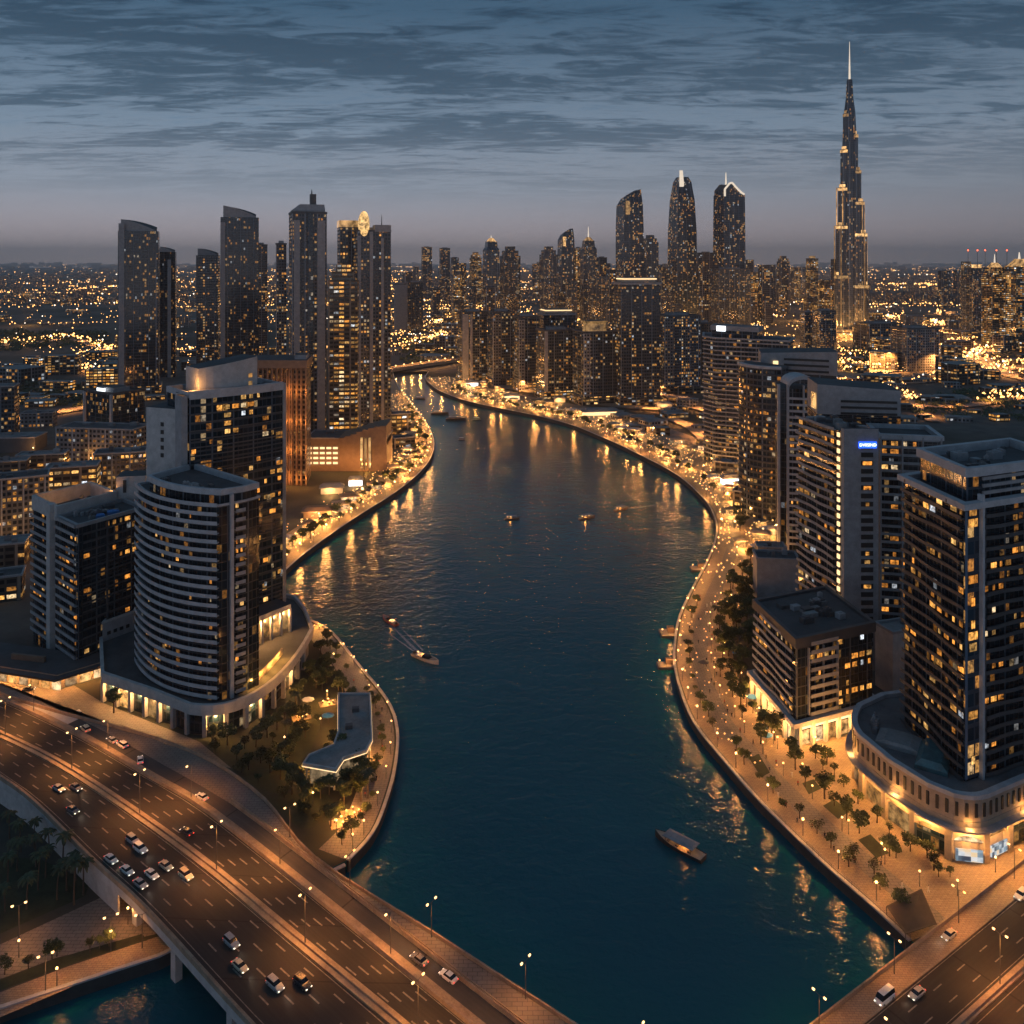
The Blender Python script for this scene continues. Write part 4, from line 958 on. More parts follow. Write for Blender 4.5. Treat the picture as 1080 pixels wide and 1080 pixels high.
# ------------------------------------------------------------------ towers further off
def tower(name, label, x0, x1, yt, yb, mat, yaw=.0, ratio=.8, top='flat', group=None, sides=None, cat='tower', podium=0, side_mat='greyw', parts=True, tm='dgrey'):
    Yb = (CZ-LAND)*F/(yb-HY); app = (x1-x0)*Yb/F
    w = app/(math.cos(yaw)+ratio*abs(math.sin(yaw))); d = w*ratio; Y = Yb + d*.5
    cx = ((x0+x1)/2-540)*Y/F; poly = ccw(rect(cx, Y, w, d, yaw)); H = ztop(yt, Y)
    c = Vector((cx, Y)); BLOCKED.append(offs(poly, 3))
    root = empty(name, (cx, Y, LAND), label, cat, group)
    fy = lambda k: poly[0].lerp(poly[1], k)
    sc = lambda s: [c+(p-c)*s for p in poly]
    Z3 = lambda ps, f: [(p.x, p.y, f(p)) for p in ps]
    if top == 'flat':
        MB().prism(poly, LAND, H, 0, 1).build('facade', [M[mat], M['roof']], root)
        if parts:
            MB().strip(poly, -.6, .4, H-.05, H+1.6, True).build('parapet', M[tm], root)
            MB().prism(sc(.5), H, H+4, 0, 1).build('plant_room', [M['greyw'], M['roof']], root)
    elif top == 'slope':                      # sail-like crown rising to one side
        h = H - w*.34
        MB().prism(poly, LAND, h, 0, 1).build('facade', [M[mat], M['roof']], root)
        xa = min(p.x for p in poly); n = 6; s = sc(.86)
        pr = [s[0].lerp(s[1], i/n) for i in range(n+1)] + [s[3].lerp(s[2], 1-i/n) for i in range(n+1)]
        f = lambda p: h + (H-h)*(1-((p.x-xa)/w)**2*.75)
        MB().loft([(Z3(ccw(pr), lambda p: h), h), (Z3(ccw(pr), f), H)], 0, 1).build('crown', [M['greyw'], M['roof']], root)
    elif top == 'taper':
        secs = [(sc(.96), LAND), (sc(1), LAND+(H-LAND)*.35), (sc(.97), LAND+(H-LAND)*.62), (sc(.84), LAND+(H-LAND)*.84), (sc(.62), LAND+(H-LAND)*.965), (sc(.42), H)]
        MB().loft(secs, 0, 1).build('facade', [M[mat], M['roof']], root)
        s = sc(.66); hh = LAND+(H-LAND)*.93
        MB().loft([([(p.x, p.y, hh) for p in (s[0]+(s[3]-s[0])*-.1, s[0].lerp(s[1], .42), c)], hh), ([(p.x, p.y, H+w*.28) for p in (s[0].lerp(c, .2), s[0].lerp(s[1], .3), c)], H+w*.28)]).build('lit_facet', M['crownlit2'], root)
    elif top == 'cut':                        # top sliced on a slant
        h = LAND+(H-LAND)*.72; s = sc(.88)
        xa = min(p.x for p in poly)
        f = lambda p: H - (H-h)*.42*max(0, .8-(p.x-xa)/w)
        MB().loft([(poly, LAND), (poly, h), (Z3(sc(.95), lambda p: LAND+(H-LAND)*.88), 0), (Z3([c+Vector(((p-c).x*.72+w*.05, (p-c).y*.8)) for p in poly], f), H)], 0, 1).build('facade', [M[mat], M['roof']], root)
        q = fy(.2); MB().box((q.x, q.y-.5, LAND+(H-LAND)*.86), (w*.2, 2, (H-LAND)*.10), yaw).build('lit_panel', M['crownlit'], root)
    elif top in ('spire', 'sspire'):
        h = LAND+(H-LAND)*(.86 if top == 'spire' else .93)
        secs = [(poly, LAND), (poly, LAND+(h-LAND)*.9), (sc(.78), LAND+(h-LAND)*.93), (sc(.7), h)]
        MB().loft(secs, 0, 1).build('facade', [M[mat], M['roof']], root)
        MB().loft([(sc(.6), h), (sc(.25), h+w*.25)]).build('crown', M['crownlit'], root)
        MB().tube((cx, Y, h+w*.2), (cx, Y, H), w*.05, w*.015, 6).build('spire', M['crownlit2'], root)
    elif top == 'curl':                       # bright curved crown with mast
        h = LAND+(H-LAND)*.885
        MB().loft([(poly, LAND), (sc(1.03), LAND+(h-LAND)*.6), (poly, h)], 0, 1).build('facade', [M[mat], M['roof']], root)
        s = sc(.95); xa = min(p.x for p in poly); n = 8; hp = (H-h)*.75
        fz = lambda k: h + hp*max(0, 1-abs(k-.32)/(.32 if k < .32 else .68)*(.55 if k < .32 else 1))**1.25
        pr = [s[0].lerp(s[1], i/n) for i in range(n+1)] + [s[3].lerp(s[2], 1-i/n) for i in range(n+1)]
        ks = [i/n for i in range(n+1)]; ks = ks + ks[::-1]
        MB().loft([([(p.x, p.y, h) for p in pr], h), ([(p.x, p.y, fz(k)) for p, k in zip(pr, ks)], H)], 0, 1).build('crown', [M['f_blue'], M['roof']], root)
        g = MB()
        for i in range(n):
            p0, p1 = pr[i], pr[i+1]; g.tube((p0.x, p0.y-1, fz(i/n)), (p1.x, p1.y-1, fz((i+1)/n)), w*.045, w*.045, 5)
        g.tube((pr[0].x, pr[0].y-1, h-w*.1), (pr[0].x, pr[0].y-1, fz(0)), w*.045, w*.045, 5); g.build('lit_edge', M['crownlit2'], root)
        MB().tube((cx-w*.14, Y, h+hp*.5), (cx-w*.14, Y, H+w*.25), w*.05, w*.015, 6).build('mast', M['crownlit2'], root)
    elif top == 'ring':
        MB().prism(poly, LAND, H-4, 0, 1).build('facade', [M[mat], M['roof']], root)
        MB().strip(poly, -1, 1.4, H-7, H-4.5, True).build('rim', M['greyw'], root)
        MB().prism(sc(.8), H-4, H+.5, 0, 1).build('plant_room', [M['greyw'], M['roof']], root); MB().strip(sc(.8), -.5, 1.0, H-1.6, H-.4, True).build('light_strip', M['strip'], root)
    elif top == 'step':
        MB().loft([(poly, LAND), (poly, H-w*.55), (sc(.8), H-w*.55+.01), (sc(.8), H-w*.25), (sc(.5), H-w*.25+.01), (sc(.5), H)], 0, 1).build('facade', [M[mat], M['roof']], root)
    elif top == 'lit':
        MB().prism(poly, LAND, H-w*.3, 0, 1).build('facade', [M[mat], M['roof']], root)
        MB().strip(poly, -.8, .6, H-w*.3, H-w*.3+1.4, True).build('parapet', M[tm], root)
        MB().loft([(sc(.55), H-w*.3), (sc(.5), H-w*.08), (sc(.62), H)], 0, 1).build('lit_crown', [M['crownlit'], M['roof']], root)
    for s in sides or ():
        a, b, k = s[:3]; q0, q1 = fy(a), fy(b); dn = (poly[1]-poly[0]).normalized(); nn = Vector((dn.y, -dn.x))
        hh = LAND+(H-LAND)*k
        MB().prism([q0+nn*1.6, q1+nn*1.6, q1-nn*.3, q0-nn*.3], LAND, hh, 0, 0).build('pier', M[s[3] if len(s) > 3 else side_mat], root)
    if podium:
        MB().prism(sc(1.0+podium), LAND, LAND+9, 0, 1).build('podium', [M['f_low'], M['roofl']], root)
    return root, poly, H
M['crownlit2'] = glow('white_crown', (1, .84, .66), .8)
T = tower
# left group
T('glass_tower', 'leftmost tall dark tower with slanted pale crown, standing beside the lit plain', 123, 171, 231, 416, 'f_glass', .35, .8, 'slope', sides=[(.02, .16, .97, 'greyw'), (.93, .99, .8, 'f_resi')], podium=.12)
T('glass_tower', 'narrow tower with pointed crown right behind the leftmost tall tower', 166, 187, 260, 398, 'f_glass2', .3, .9, 'slope', sides=[(.55, .75, .9, 'greyw')])
T('glass_tower', 'shorter dark tower with notched top left of the sail-crowned tower', 207, 232, 262, 400, 'f_dark', .2, .8, 'slope')
T('glass_tower', 'tall dark tower with large sail-shaped grey crown, second of the left group', 230, 276, 217, 402, 'f_glass', .3, .8, 'slope', sides=[(0, .12, .9, 'greyw')], podium=.1)
T('glass_tower', 'slim lit slab against the right flank of the sail-crowned tower', 266, 283, 259, 392, 'f_resi', .3, .8, 'flat')
T('apartment_tower', 'slender tower left of the stepped tower with the rooftop mast', 290, 303, 258, 430, 'f_resi', .3, 1, 'flat')
r, q, H = T('apartment_tower', 'tall stepped apartment tower with cap and short mast, centre of the left group', 302, 347, 226, 466, 'f_resi', .35, .9, 'flat', sides=[(.05, .22, .97, 'greyw'), (.46, .6, 1.0, 'f_glass'), (.72, .95, .97, 'greyw')], podium=.1)
c = sum(q, Vector((0, 0)))/4
MB().loft([(rect(c.x, c.y, 26, 20, .35), H), (rect(c.x, c.y, 27, 21, .35), H+3), (rect(c.x+3, c.y, 20, 16, .35), H+8)]).build('cap', M['greyw'], r)
MB().box((c.x+5, c.y-2, H+12), (5, 5, 10), .35).build('mast_base', M['dgrey'], r); MB().tube((c.x+4, c.y-2, H+16), (c.x+4, c.y-2, H+21), .8, .3).build('mast', M['dgrey'], r)
T('apartment_tower', 'golden lit lower tower, its windows all aglow, beside the gold-domed tower', 346, 379, 279, 476, 'f_gold', .12, .8, 'step', side_mat='greyw')
r, q, H = T('apartment_tower', 'dark tower crowned by a golden floodlit oval, right end of the left group', 371, 414, 245, 462, 'f_resi', .3, .9, 'flat', sides=[(.0, .1, .98, 'greyw'), (.36, .46, 1.0, 'greyw'), (.7, .78, .97, 'greyw')], podium=.12)
c = sum(q, Vector((0, 0)))/4
g = MB(); g.ball((c.x-5, c.y-13, H+6.5), 5.0, 14, 10, 0, 2.3); g.build('gold_dome', interior('gold_dome', 1.25, [(0, (1, .6, .23))], .4), r, smooth=True)  # floodlit look comes from the dome's own glow
for k in range(6): a = k*1.047; MB().tube((c.x-5+5.1*math.cos(a), c.y-13+5.1*math.sin(a), H+2), (c.x-5, c.y-13, H+18.2), .3, .2, 4).build('dome_rib', M['brown'], r)
MB().prism(rect(c.x+9, c.y-4, 14, 14, .3), H, H+6).build('roof_block', M['greyw'], r); MB().tube((c.x+9, c.y-4, H+6), (c.x+9, c.y-4, H+15), .5, .2).build('mast', M['dgrey'], r)
r, q, H = T('apartment_tower', 'tower with an open gold-lit top frame between the golden tower and the domed tower', 354, 386, 240, 455, 'f_resi', .3, .9, 'flat', parts=False)
MB().strip(q, -1, .3, H, H+6, True).build('lit_frame', M['crownlit'], r)
# low blocks at the foot of the left group
def block(name, label, x0, x1, yt, yb, mat='f_low', yaw=.0, ratio=.7, group=None, cat='building', roofn=3, sd=0):
    Yb = (CZ-LAND)*F/(yb-HY); app = (x1-x0)*Yb/F; w = app/(math.cos(yaw)+ratio*abs(math.sin(yaw))); d = w*ratio; Y = Yb+(d*math.cos(yaw)+w*abs(math.sin(yaw)))*.5
    cx = ((x0+x1)/2-540)*Y/F; poly = ccw(rect(cx, Y, w, d, yaw)); H = max(LAND+3.5, ztop(yt, Y-d*.4)); BLOCKED.append(offs(poly, 2))
    root = empty(name, (cx, Y, LAND), label, cat, group)
    MB().prism(poly, LAND, H, 0, 1).build('wall', [M[mat], M['roofl' if sd % 2 else 'roof']], root)
    MB().strip(poly, -.45, .3, H-.03, H+.9, True).build('parapet', M['greyw'], root)
    if roofn: roofbits(root, poly, H, roofn, sd, (w*.06, w*.16))
    return root, poly, H
r, q, H = block('mall_block', 'brown low hall with swept roof between the hotel slab and the canal', 326, 412, 462, 497, 'brown', .0, .5, cat='hall')
c = sum(q, Vector((0, 0)))/4; w = (q[1]-q[0]).length
A, B = q[0], q[1]
for i in range(5):
    for k in range(4):
        p = A.lerp(B, .05+.08*i); MB().box((p.x, p.y-.15, LAND+6+k*3.6), (3.4, .4, 1.5)).build('lit_window', M['strip'], r)
n = 8; pts = [(A.x+w*(.42+.58*i/n), H + 9*math.sin(math.pi*.5*i/n)**1.5) for i in range(n+1)]
g = MB()
for (xa, za), (xb, zb2) in zip(pts, pts[1:]): g.prism([(xa, A.y-3), (xb, A.y-3), (xb, A.y+24), (xa, A.y+24)], H-4, (za+zb2)/2+1)
g.build('swept_roof', M['brown'], r)
for i in range(3): p = A.lerp(B, .70+.05*i); MB().box((p.x, p.y-3.3, LAND+14), (1.6, .5, 22)).build('lit_fin', M['crownlit'], r); add_light(lamp_data('hall_glow', 2200, (1, .5, .16), .5), (p.x, p.y-8, LAND+5), r)
for i in range(4): p = A.lerp(B, .08+.2*i); add_light(lamp_data('hall_glow2', 2600, (1, .5, .18), .5), (p.x, p.y-9, LAND+8), r)
block('terrace_block', 'stepped terrace building with lit arcade on the left bank bend', 404, 434, 437, 460, 'f_low', .3, .6, roofn=4, sd=3)
block('low_pavilion', 'flat low restaurant hall on the left promenade below the terrace block', 412, 438, 462, 474, 'f_low', .4, .6, roofn=2, sd=2)
T('office_block', 'white framed office block with bright white rooftop sign and striped louvres', 90, 152, 412, 462, 'f_glass', -.55, .75, 'flat', sides=[(0, .06, 1.0, 'band'), (.94, 1, 1.0, 'band'), (.06, .94, .12, 'band')], cat='office')
Yb = (CZ-LAND)*F/(462-HY)
block('sign_backing', 'small rooftop block carrying a white lit sign above the louvred office', 101, 112, 409, 461, 'wsign', -.55, .2, roofn=0)
LOWB = [('long low building with pale roof below the louvred office', 62, 156, 452, 490, 'f_off', -.15, .35), ('curved dark roofed hall at the left edge', -8, 44, 462, 478, 'dgrey', .1, .6), ('lit apartment row at the left edge', -20, 52, 505, 572, 'f_resi', .45, .5),
        ('lit apartment row behind the grey apartment blocks', 50, 105, 493, 546, 'f_low', .3, .5), ('lit apartment row left of the grey stair core', 100, 156, 478, 530, 'f_resi', .3, .5), ('low lit row near the white framed office', 20, 70, 480, 505, 'f_low', .2, .4),
        ('flat roofed row with lit court', 75, 130, 468, 486, 'f_low', .2, .5), ('narrow dark tower cut by the left edge', -14, 19, 408, 472, 'f_dark', .3, .8), ('pale shed among the left low blocks', 24, 58, 436, 452, 'f_off', .2, .5), ('lit row at the far left behind the apartment rows', -10, 30, 487, 512, 'f_low', .3, .5),
        ('low house beside the left forecourt edge', -30, 26, 610, 640, 'f_low', .4, .6), ('warm lit low shed at the left edge below the apartment row', -25, 30, 575, 602, 'f_low', .3, .6)]
for i, (l, *a) in enumerate(LOWB): block('low_block', l, *a[:4], mat=a[4], yaw=a[5], ratio=a[6], sd=i, roofn=3)
# middle cluster at the head of the canal
MID = [('two-toned pair of slabs at the left end of the cluster behind the canal bend', 482, 514, 329, 402, 'f_dark', .3, .8, 'flat', [(0, .24, .98, 'greyw'), (.3, .4, .98, 'greyw')]),
 ('second dark tower of the bend cluster with a grey left flank', 514, 543, 329, 407, 'f_dark', .3, .8, 'flat', [(0, .35, .97, 'f_off')]),
 ('third dark tower of the bend cluster with flared cap', 541, 569, 334, 412, 'f_dark', .3, .8, 'flat', [(0, .3, .97, 'f_off')]),
 ('block with a lit opening in its roof storey behind the bend cluster', 567, 606, 326, 398, 'f_glass', .2, .8, 'ring', None),
 ('squat dark tower with pale left edge, middle of the bend cluster', 565, 607, 348, 421, 'f_dark', .3, .8, 'flat', [(0, .1, 1.0, 'greyw')]),
 ('broad dark tower with golden lit crown, middle of the bend cluster', 604, 650, 338, 427, 'f_dark', .3, .8, 'lit', [(0, .22, .86, 'f_off')]),
 ('tallest black slab of the bend cluster with bright rim on top', 647, 695, 293, 428, 'f_dark', .18, .7, 'ring', None),
 ('grey flanked block right of the tallest black slab', 690, 737, 333, 416, 'f_resi', .2, .8, 'flat', [(0, .26, .98, 'f_off')]),
 ('dim brown tower between the grey flanked block and the balcony tower', 733, 750, 341, 412, 'f_brown', .2, .9, 'flat', None)]
for l, x0, x1, yt, yb, mt, yw, ra, tp, sd in MID: T('apartment_tower', l, x0, x1, yt, yb, mt, yw, ra, tp, sides=sd, podium=.12)
FAR = [('dark tower with pointed white lit tip at the left of the skyline', 509, 527, 248, 345, 'f_blue', .3, 'sspire'), ('paired dark tower with rounded shoulders right of the white tipped tower', 527, 549, 260, 343, 'f_dark', .3, 'step'),
 ('stepped tower with golden top left of the notched tower', 569, 588, 260, 345, 'f_resi', .3, 'step'), ('tower with a notched golden lit top', 588, 606, 241, 340, 'f_blue', .3, 'cut'),
 ('dark tower with thin bright spire right of the notched tower', 612, 629, 239, 345, 'f_dark', .2, 'spire'), ('tall dark tower with slanted cut top and lit panel', 650, 678, 200, 342, 'f_blue', .3, 'cut'),
 ('shorter tower at the right shoulder of the slant-topped tower', 677, 694, 248, 340, 'f_blue', .3, 'step'), ('tall bullet-shaped tower with white lit facet at its tip', 705, 734, 187, 340, 'f_blue', .3, 'taper'),
 ('tower with bright curved crown and thin mast, nearest left of the supertall', 754, 784, 188, 342, 'f_blue', .3, 'curl'), ('dark block with golden roof line in front of the curved-crown tower', 751, 788, 284, 352, 'f_dark', .1, 'flat'),
 ('slim dim tower between the bullet tower and the curved-crown tower', 736, 752, 267, 338, 'f_far', .3, 'flat'), ('thin golden lit tower beside the notched tower', 606, 613, 262, 340, 'f_gold', .2, 'flat'), ('pale low tower behind the spire tower', 629, 640, 272, 336, 'f_far', .3, 'flat')]
for l, x0, x1, yt, yb, mt, yw, tp in FAR: T('skyscraper', l, x0, x1, yt, yb, mt, yw, .9, tp)
MORE = [('pair of pale slim towers far off, the left one', 444, 456, 261, 318, 'f_far', .2, 'flat'), ('pair of pale slim towers far off, the right one', 463, 475, 262, 316, 'f_far', .2, 'flat'), ('short far tower right of the pale slim pair', 475, 484, 272, 318, 'f_far', .2, 'flat'),
 ('glowing golden block on the far skyline left of the white tipped tower', 495, 508, 266, 322, 'f_gold', .3, 'step'), ('blank dark slab beside the left bank, left half of a pair', 415, 430, 300, 352, 'greyw', .2, 'flat'), ('blank dark slab beside the left bank, right half of a pair', 428, 447, 298, 354, 'f_glass', .2, 'flat'),
 ('grey double slab standing alone on the right plain', 944, 985, 346, 392, 'f_off', .15, 'flat'), ('long low lit block at the foot of the supertall', 904, 948, 341, 372, 'f_far', .15, 'flat'), ('left of two striped towers in front of the supertall', 845, 858, 330, 374, 'f_resi', .2, 'flat'), ('right of two striped towers in front of the supertall, white sign on top', 858, 880, 328, 376, 'f_resi', .2, 'flat'),
 ('lit tower left of the spired pair at the right edge', 1016, 1040, 284, 358, 'f_resi', .2, 'step'), ('golden lined tower with a small spire near the right edge', 1038, 1060, 268, 368, 'f_gold', .2, 'spire'), ('golden lined tower with a small spire cut by the right edge', 1058, 1092, 266, 370, 'f_gold', .2, 'spire'),
 ('lit slab with bright roof left of the golden lined towers', 1022, 1038, 279, 352, 'f_far', .2, 'lit'), ('golden lit crown tower on the skyline left of the supertall', 851, 862, 270, 332, 'f_gold', .2, 'lit'), ('flared top tower left of the golden crown tower', 820, 832, 270, 330, 'f_far', .2, 'step')]
for l, x0, x1, yt, yb, mt, yw, tp in MORE: T('far_tower', l, x0, x1, yt, yb, mt, yw, .8, tp)
# supertall tower: three wings stepping back in a spiral to a needle
M['vline'] = interior('vertical_light', 1.4, [(0, (1, .5, .16))], .06)
BY = 1731.0; BX = (896-540)*BY/F
bt = empty('supertall_tower', (BX, BY, LAND), 'supertall tapering tower with lit setbacks and needle spire, highest on the skyline', 'skyscraper')
hz_ = lambda y: ztop(y, BY)
MB().loft([([(BX+r_*math.cos(t), BY+r_*math.sin(t)) for t in [2*math.pi*i/12 for i in range(12)]], z) for r_, z in ((17, LAND), (17, hz_(200)), (14, hz_(150)), (11, hz_(118)), (7.4, hz_(104)), (5.4, hz_(84)))], 0, 1).build('core', [M['f_silver'], M['roof']], bt)
MB().tube((BX, BY, hz_(84)), (BX, BY, hz_(44)), 2.2, .4, 8).build('spire', M['crownlit2'], bt)
setb = [[(34, 290), (31, 238), (26, 198), (20, 158), (14, 120)], [(36, 300), (33, 246), (28, 213), (22, 180), (16, 142)], [(34, 320), (31, 245), (25, 205), (20, 168), (14, 130)]]
for wi, (ang, st_) in enumerate(zip((-160, -35, 88), setb)):
    ca, sa = math.cos(R(ang)), math.sin(R(ang))
    def wing(r_, hw):
        pts = [(0, -hw), (r_-hw*.6, -hw), (r_, -hw*.45), (r_, hw*.45), (r_-hw*.6, hw), (0, hw)]
        return [Vector((BX+x*ca-y*sa, BY+x*sa+y*ca)) for x, y in pts]
    z0 = LAND
    g = MB()
    for i, (r_, y) in enumerate(st_):
        g.prism(wing(r_, 10.5-i*.95), z0 if i == 0 else LAND, hz_(y), 0, 1)
    wg = g.build('wing', [M['f_silver'], M['roof']], bt)
    for i, (r_, y) in enumerate(st_):
        MB().strip(ccw(wing(r_-.4, 10.0-i*.95)), -.4, .9, hz_(y)-7, hz_(y)-1.2, True).build('lit_setback', M['crownlit'], wg)  # uplighting at each step put in as a glowing band
        MB().prism(wing(r_-2.5, 8.5-i*.95), hz_(y), hz_(y)+6, 0, 1).build('setback_drum', [M['crownlit'], M['roof']], wg)
    tip = [Vector((BX+(st_[0][0]-j*4.6)*ca-hw*sa, BY+(st_[0][0]-j*4.6)*sa+hw*ca)) for j, hw in ((1, 9.4), (1, -9.4), (2, 8.6), (2, -8.6))]
    for j, q in enumerate(tip): MB().box((q.x, q.y, (LAND+hz_(st_[j//2+1][1]))/2), (1.4, 1.4, hz_(st_[j//2+1][1])-LAND), R(ang)).build('light_line', M['vline'], wg)
for k, r_ in enumerate((62, 48)): MB().prism([(BX+r_*math.cos(t), BY+r_*.6*math.sin(t)) for t in [2*math.pi*i/16 for i in range(16)]], LAND, LAND+10+k*7, 0, 1).build('podium', [M['f_low'], M['roofl']], bt)
for x in (-30, -10, 10, 30): add_light(lamp_data('base_glow', 60000, (1, .55, .2), 1), (BX+x, BY-46, LAND+8), bt)
# filler towers of the downtown: haze partly put into the pale wall colour
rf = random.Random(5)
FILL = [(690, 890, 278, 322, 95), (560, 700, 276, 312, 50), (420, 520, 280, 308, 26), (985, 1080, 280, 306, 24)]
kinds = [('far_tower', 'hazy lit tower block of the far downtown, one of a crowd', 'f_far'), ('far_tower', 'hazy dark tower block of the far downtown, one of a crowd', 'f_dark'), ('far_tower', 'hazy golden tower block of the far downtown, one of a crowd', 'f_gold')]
for x0, x1, t0, t1, n in FILL:
    for i in range(n):
        x = rf.uniform(x0, x1); yb = rf.choice((rf.uniform(300, 318), rf.uniform(314, 350))); w = rf.uniform(7, 15)*(yb-277)/60; yt = rf.uniform(t0, t1) - (6 if rf.random() < .2 else 0)
        Y = (CZ-LAND)*F/(yb-HY); c = Vector(((x-540)*Y/F, Y))
        if yt > yb-9 or not free(c): continue
        k = rf.choices((0, 1, 2), (6, 4, 2))[0]
        T(kinds[k][0], kinds[k][1], x, x+w, yt, yb, kinds[k][2], rf.uniform(-.4, .4), rf.uniform(.6, 1), 'flat', group='crowd of far downtown towers', parts=False)
# low-rise city out to the horizon: the larger houses as things, the rest one mass
def low(cx, cy, w, d, h, yaw, name, label, group, mat): 
    o = empty(name, (cx, cy, LAND), label, 'building', group); MB().prism(rect(cx, cy, w, d, yaw), LAND, LAND+h, 0, 1).build('wall', [M[mat], M['roofl']], o); return o
rq = random.Random(32); bn = 0
for tries in range(600):
    px, py = rq.uniform(880, 1090), rq.uniform(398, 446); q = P(px, py)
    if bn >= 34 or not free(q): continue
    bn += 1; w = rq.uniform(12, 34); yw = rq.uniform(-.4, .4)
    low(q.x, q.y, w, w*rq.uniform(.5, .8), rq.choice((4, 5, 7, 10)), yw, 'low_building', f'low lit building on the dark green plain at the right, {nth(bn)} of that patch', 'low buildings on the right green plain', rq.choice(('f_low', 'f_off', 'f_low')))
    BLOCKED.append(offs(ccw(rect(q.x, q.y, w, w*.7, yw)), 2))
rq = random.Random(31); bn = 0
for tries in range(400):
    px, py = rq.uniform(640, 762), rq.uniform(405, 470); q = P(px, py)
    dmin = min((q-p).length for p in RB)
    if bn >= 22 or dmin < 32 or not free(q): continue
    bn += 1; w = rq.uniform(9, 24); yw = rq.uniform(-.5, .5)
    o = low(q.x, q.y, w, w*rq.uniform(.5, .8), rq.choice((4, 5, 7, 9)), yw, 'low_building', f'low lit building behind the right bank terraces, {nth(bn)} of that patch', 'low buildings behind the right bank', rq.choice(('f_low', 'f_off', 'f_low')))
    BLOCKED.append(offs(ccw(rect(q.x, q.y, w, w*.7, yw)), 2))
cnt = 0
def ok(x, y):
    if y < 1330:
        px = 540+x*F/y; py = HY+(CZ-LAND)*F/y
        if 395 < px < 500 and py > 382: return False
        if 290 < px < 760 and py > 395: return False
    return free((x, y))
for tries in range(3000):
    if cnt >= 190: break
    px = rf.choice((rf.uniform(-20, 300), rf.uniform(415, 520), rf.uniform(860, 1100), rf.uniform(-20, 130), rf.uniform(930, 1100))); py = rf.uniform(308, 430)
    Y = (CZ-LAND)*F/(py-HY); x = (px-540)*Y/F
    if not ok(x, Y): continue
    dark = (py > 405 and px > 940) or (px < 120 and 345 < py < 372)
    if dark and rf.random() < .85: continue
    w = rf.uniform(14, 46)*(1 if py > 360 else 1.3); h = rf.choice((5, 7, 9, 12, 18, 26)); yaw = rf.uniform(-.5, .5); q = rect(x, Y, w, w*.6, yaw)
    low(x, Y, w, w*rf.uniform(.4, .9), h, yaw, 'low_building', 'small low building of the lit plain, one of many alike', 'low buildings of the plain', rf.choice(('f_low', 'f_far', 'f_low', 'f_off')))
    BLOCKED.append(offs(ccw(q), 2)); cnt += 1
g = MB()
for i in range(5200):
    py = HY + 3.0 + 42*rf.random()**1.9; px = rf.uniform(-60, 1140)
    Y = (CZ-LAND)*F/(py-HY); x = (px-540)*Y/F
    if Y < 1500 and not ok(x, Y): continue
    w = rf.uniform(12, 40)*max(1, Y/3500); h = rf.choice((5, 6, 8, 10, 14, 22, 36 if rf.random() < .3 else 8))*max(1, Y/9000)
    g.prism(rect(x, Y, w, w*.6, rf.uniform(-.5, .5)), LAND, LAND+h, 0, 1, bottom=False)
tag(g.build('distant_city', [M['f_far'], M['roof']], weld=False), kind='stuff')
# distant street lights: too many to count
gl = MB(); gw = MB()
streets = []
for i in range(130):
    py = HY+4+95*rf.random()**1.7; px = rf.choice((rf.uniform(-40, 420), rf.uniform(400, 560), rf.uniform(700, 1100))); Y = (CZ-LAND)*F/(py-HY); streets.append((Vector(((px-540)*Y/F, Y)), rf.uniform(-.35, .35)+rf.choice((0, 0, 1.3)), rf.uniform(.12, .45)*Y))
def lampdot(x, y, z=9, s=1.0):
    if y < 900 or not ok(x, y): return
    (gw if rf.random() < .07 else gl).octa((x, y, LAND+z), max(.75, y/900*.62)*s*rf.choice((.6, .8, 1, 1.25)))
for c, a, L in streets:
    n = int(30+rf.random()*40)
    for k in range(n):
        s = (k/n-.5)*L; lampdot(c.x+s*math.cos(a)+rf.gauss(0, c.y*.004), c.y+s*math.sin(a)+rf.gauss(0, c.y*.006))
for i in range(3400):
    py = HY + 2.2 + 120*rf.random()**2.1; px = rf.uniform(-30, 1110); Y = (CZ-LAND)*F/(py-HY)
    if 345 < py < 372 and px < 120 and rf.random() < .8: continue
    if 400 < py and px > 940 and rf.random() < .6: continue
    lampdot((px-540)*Y/F, Y, rf.uniform(4, 14), rf.uniform(.6, 1.1))
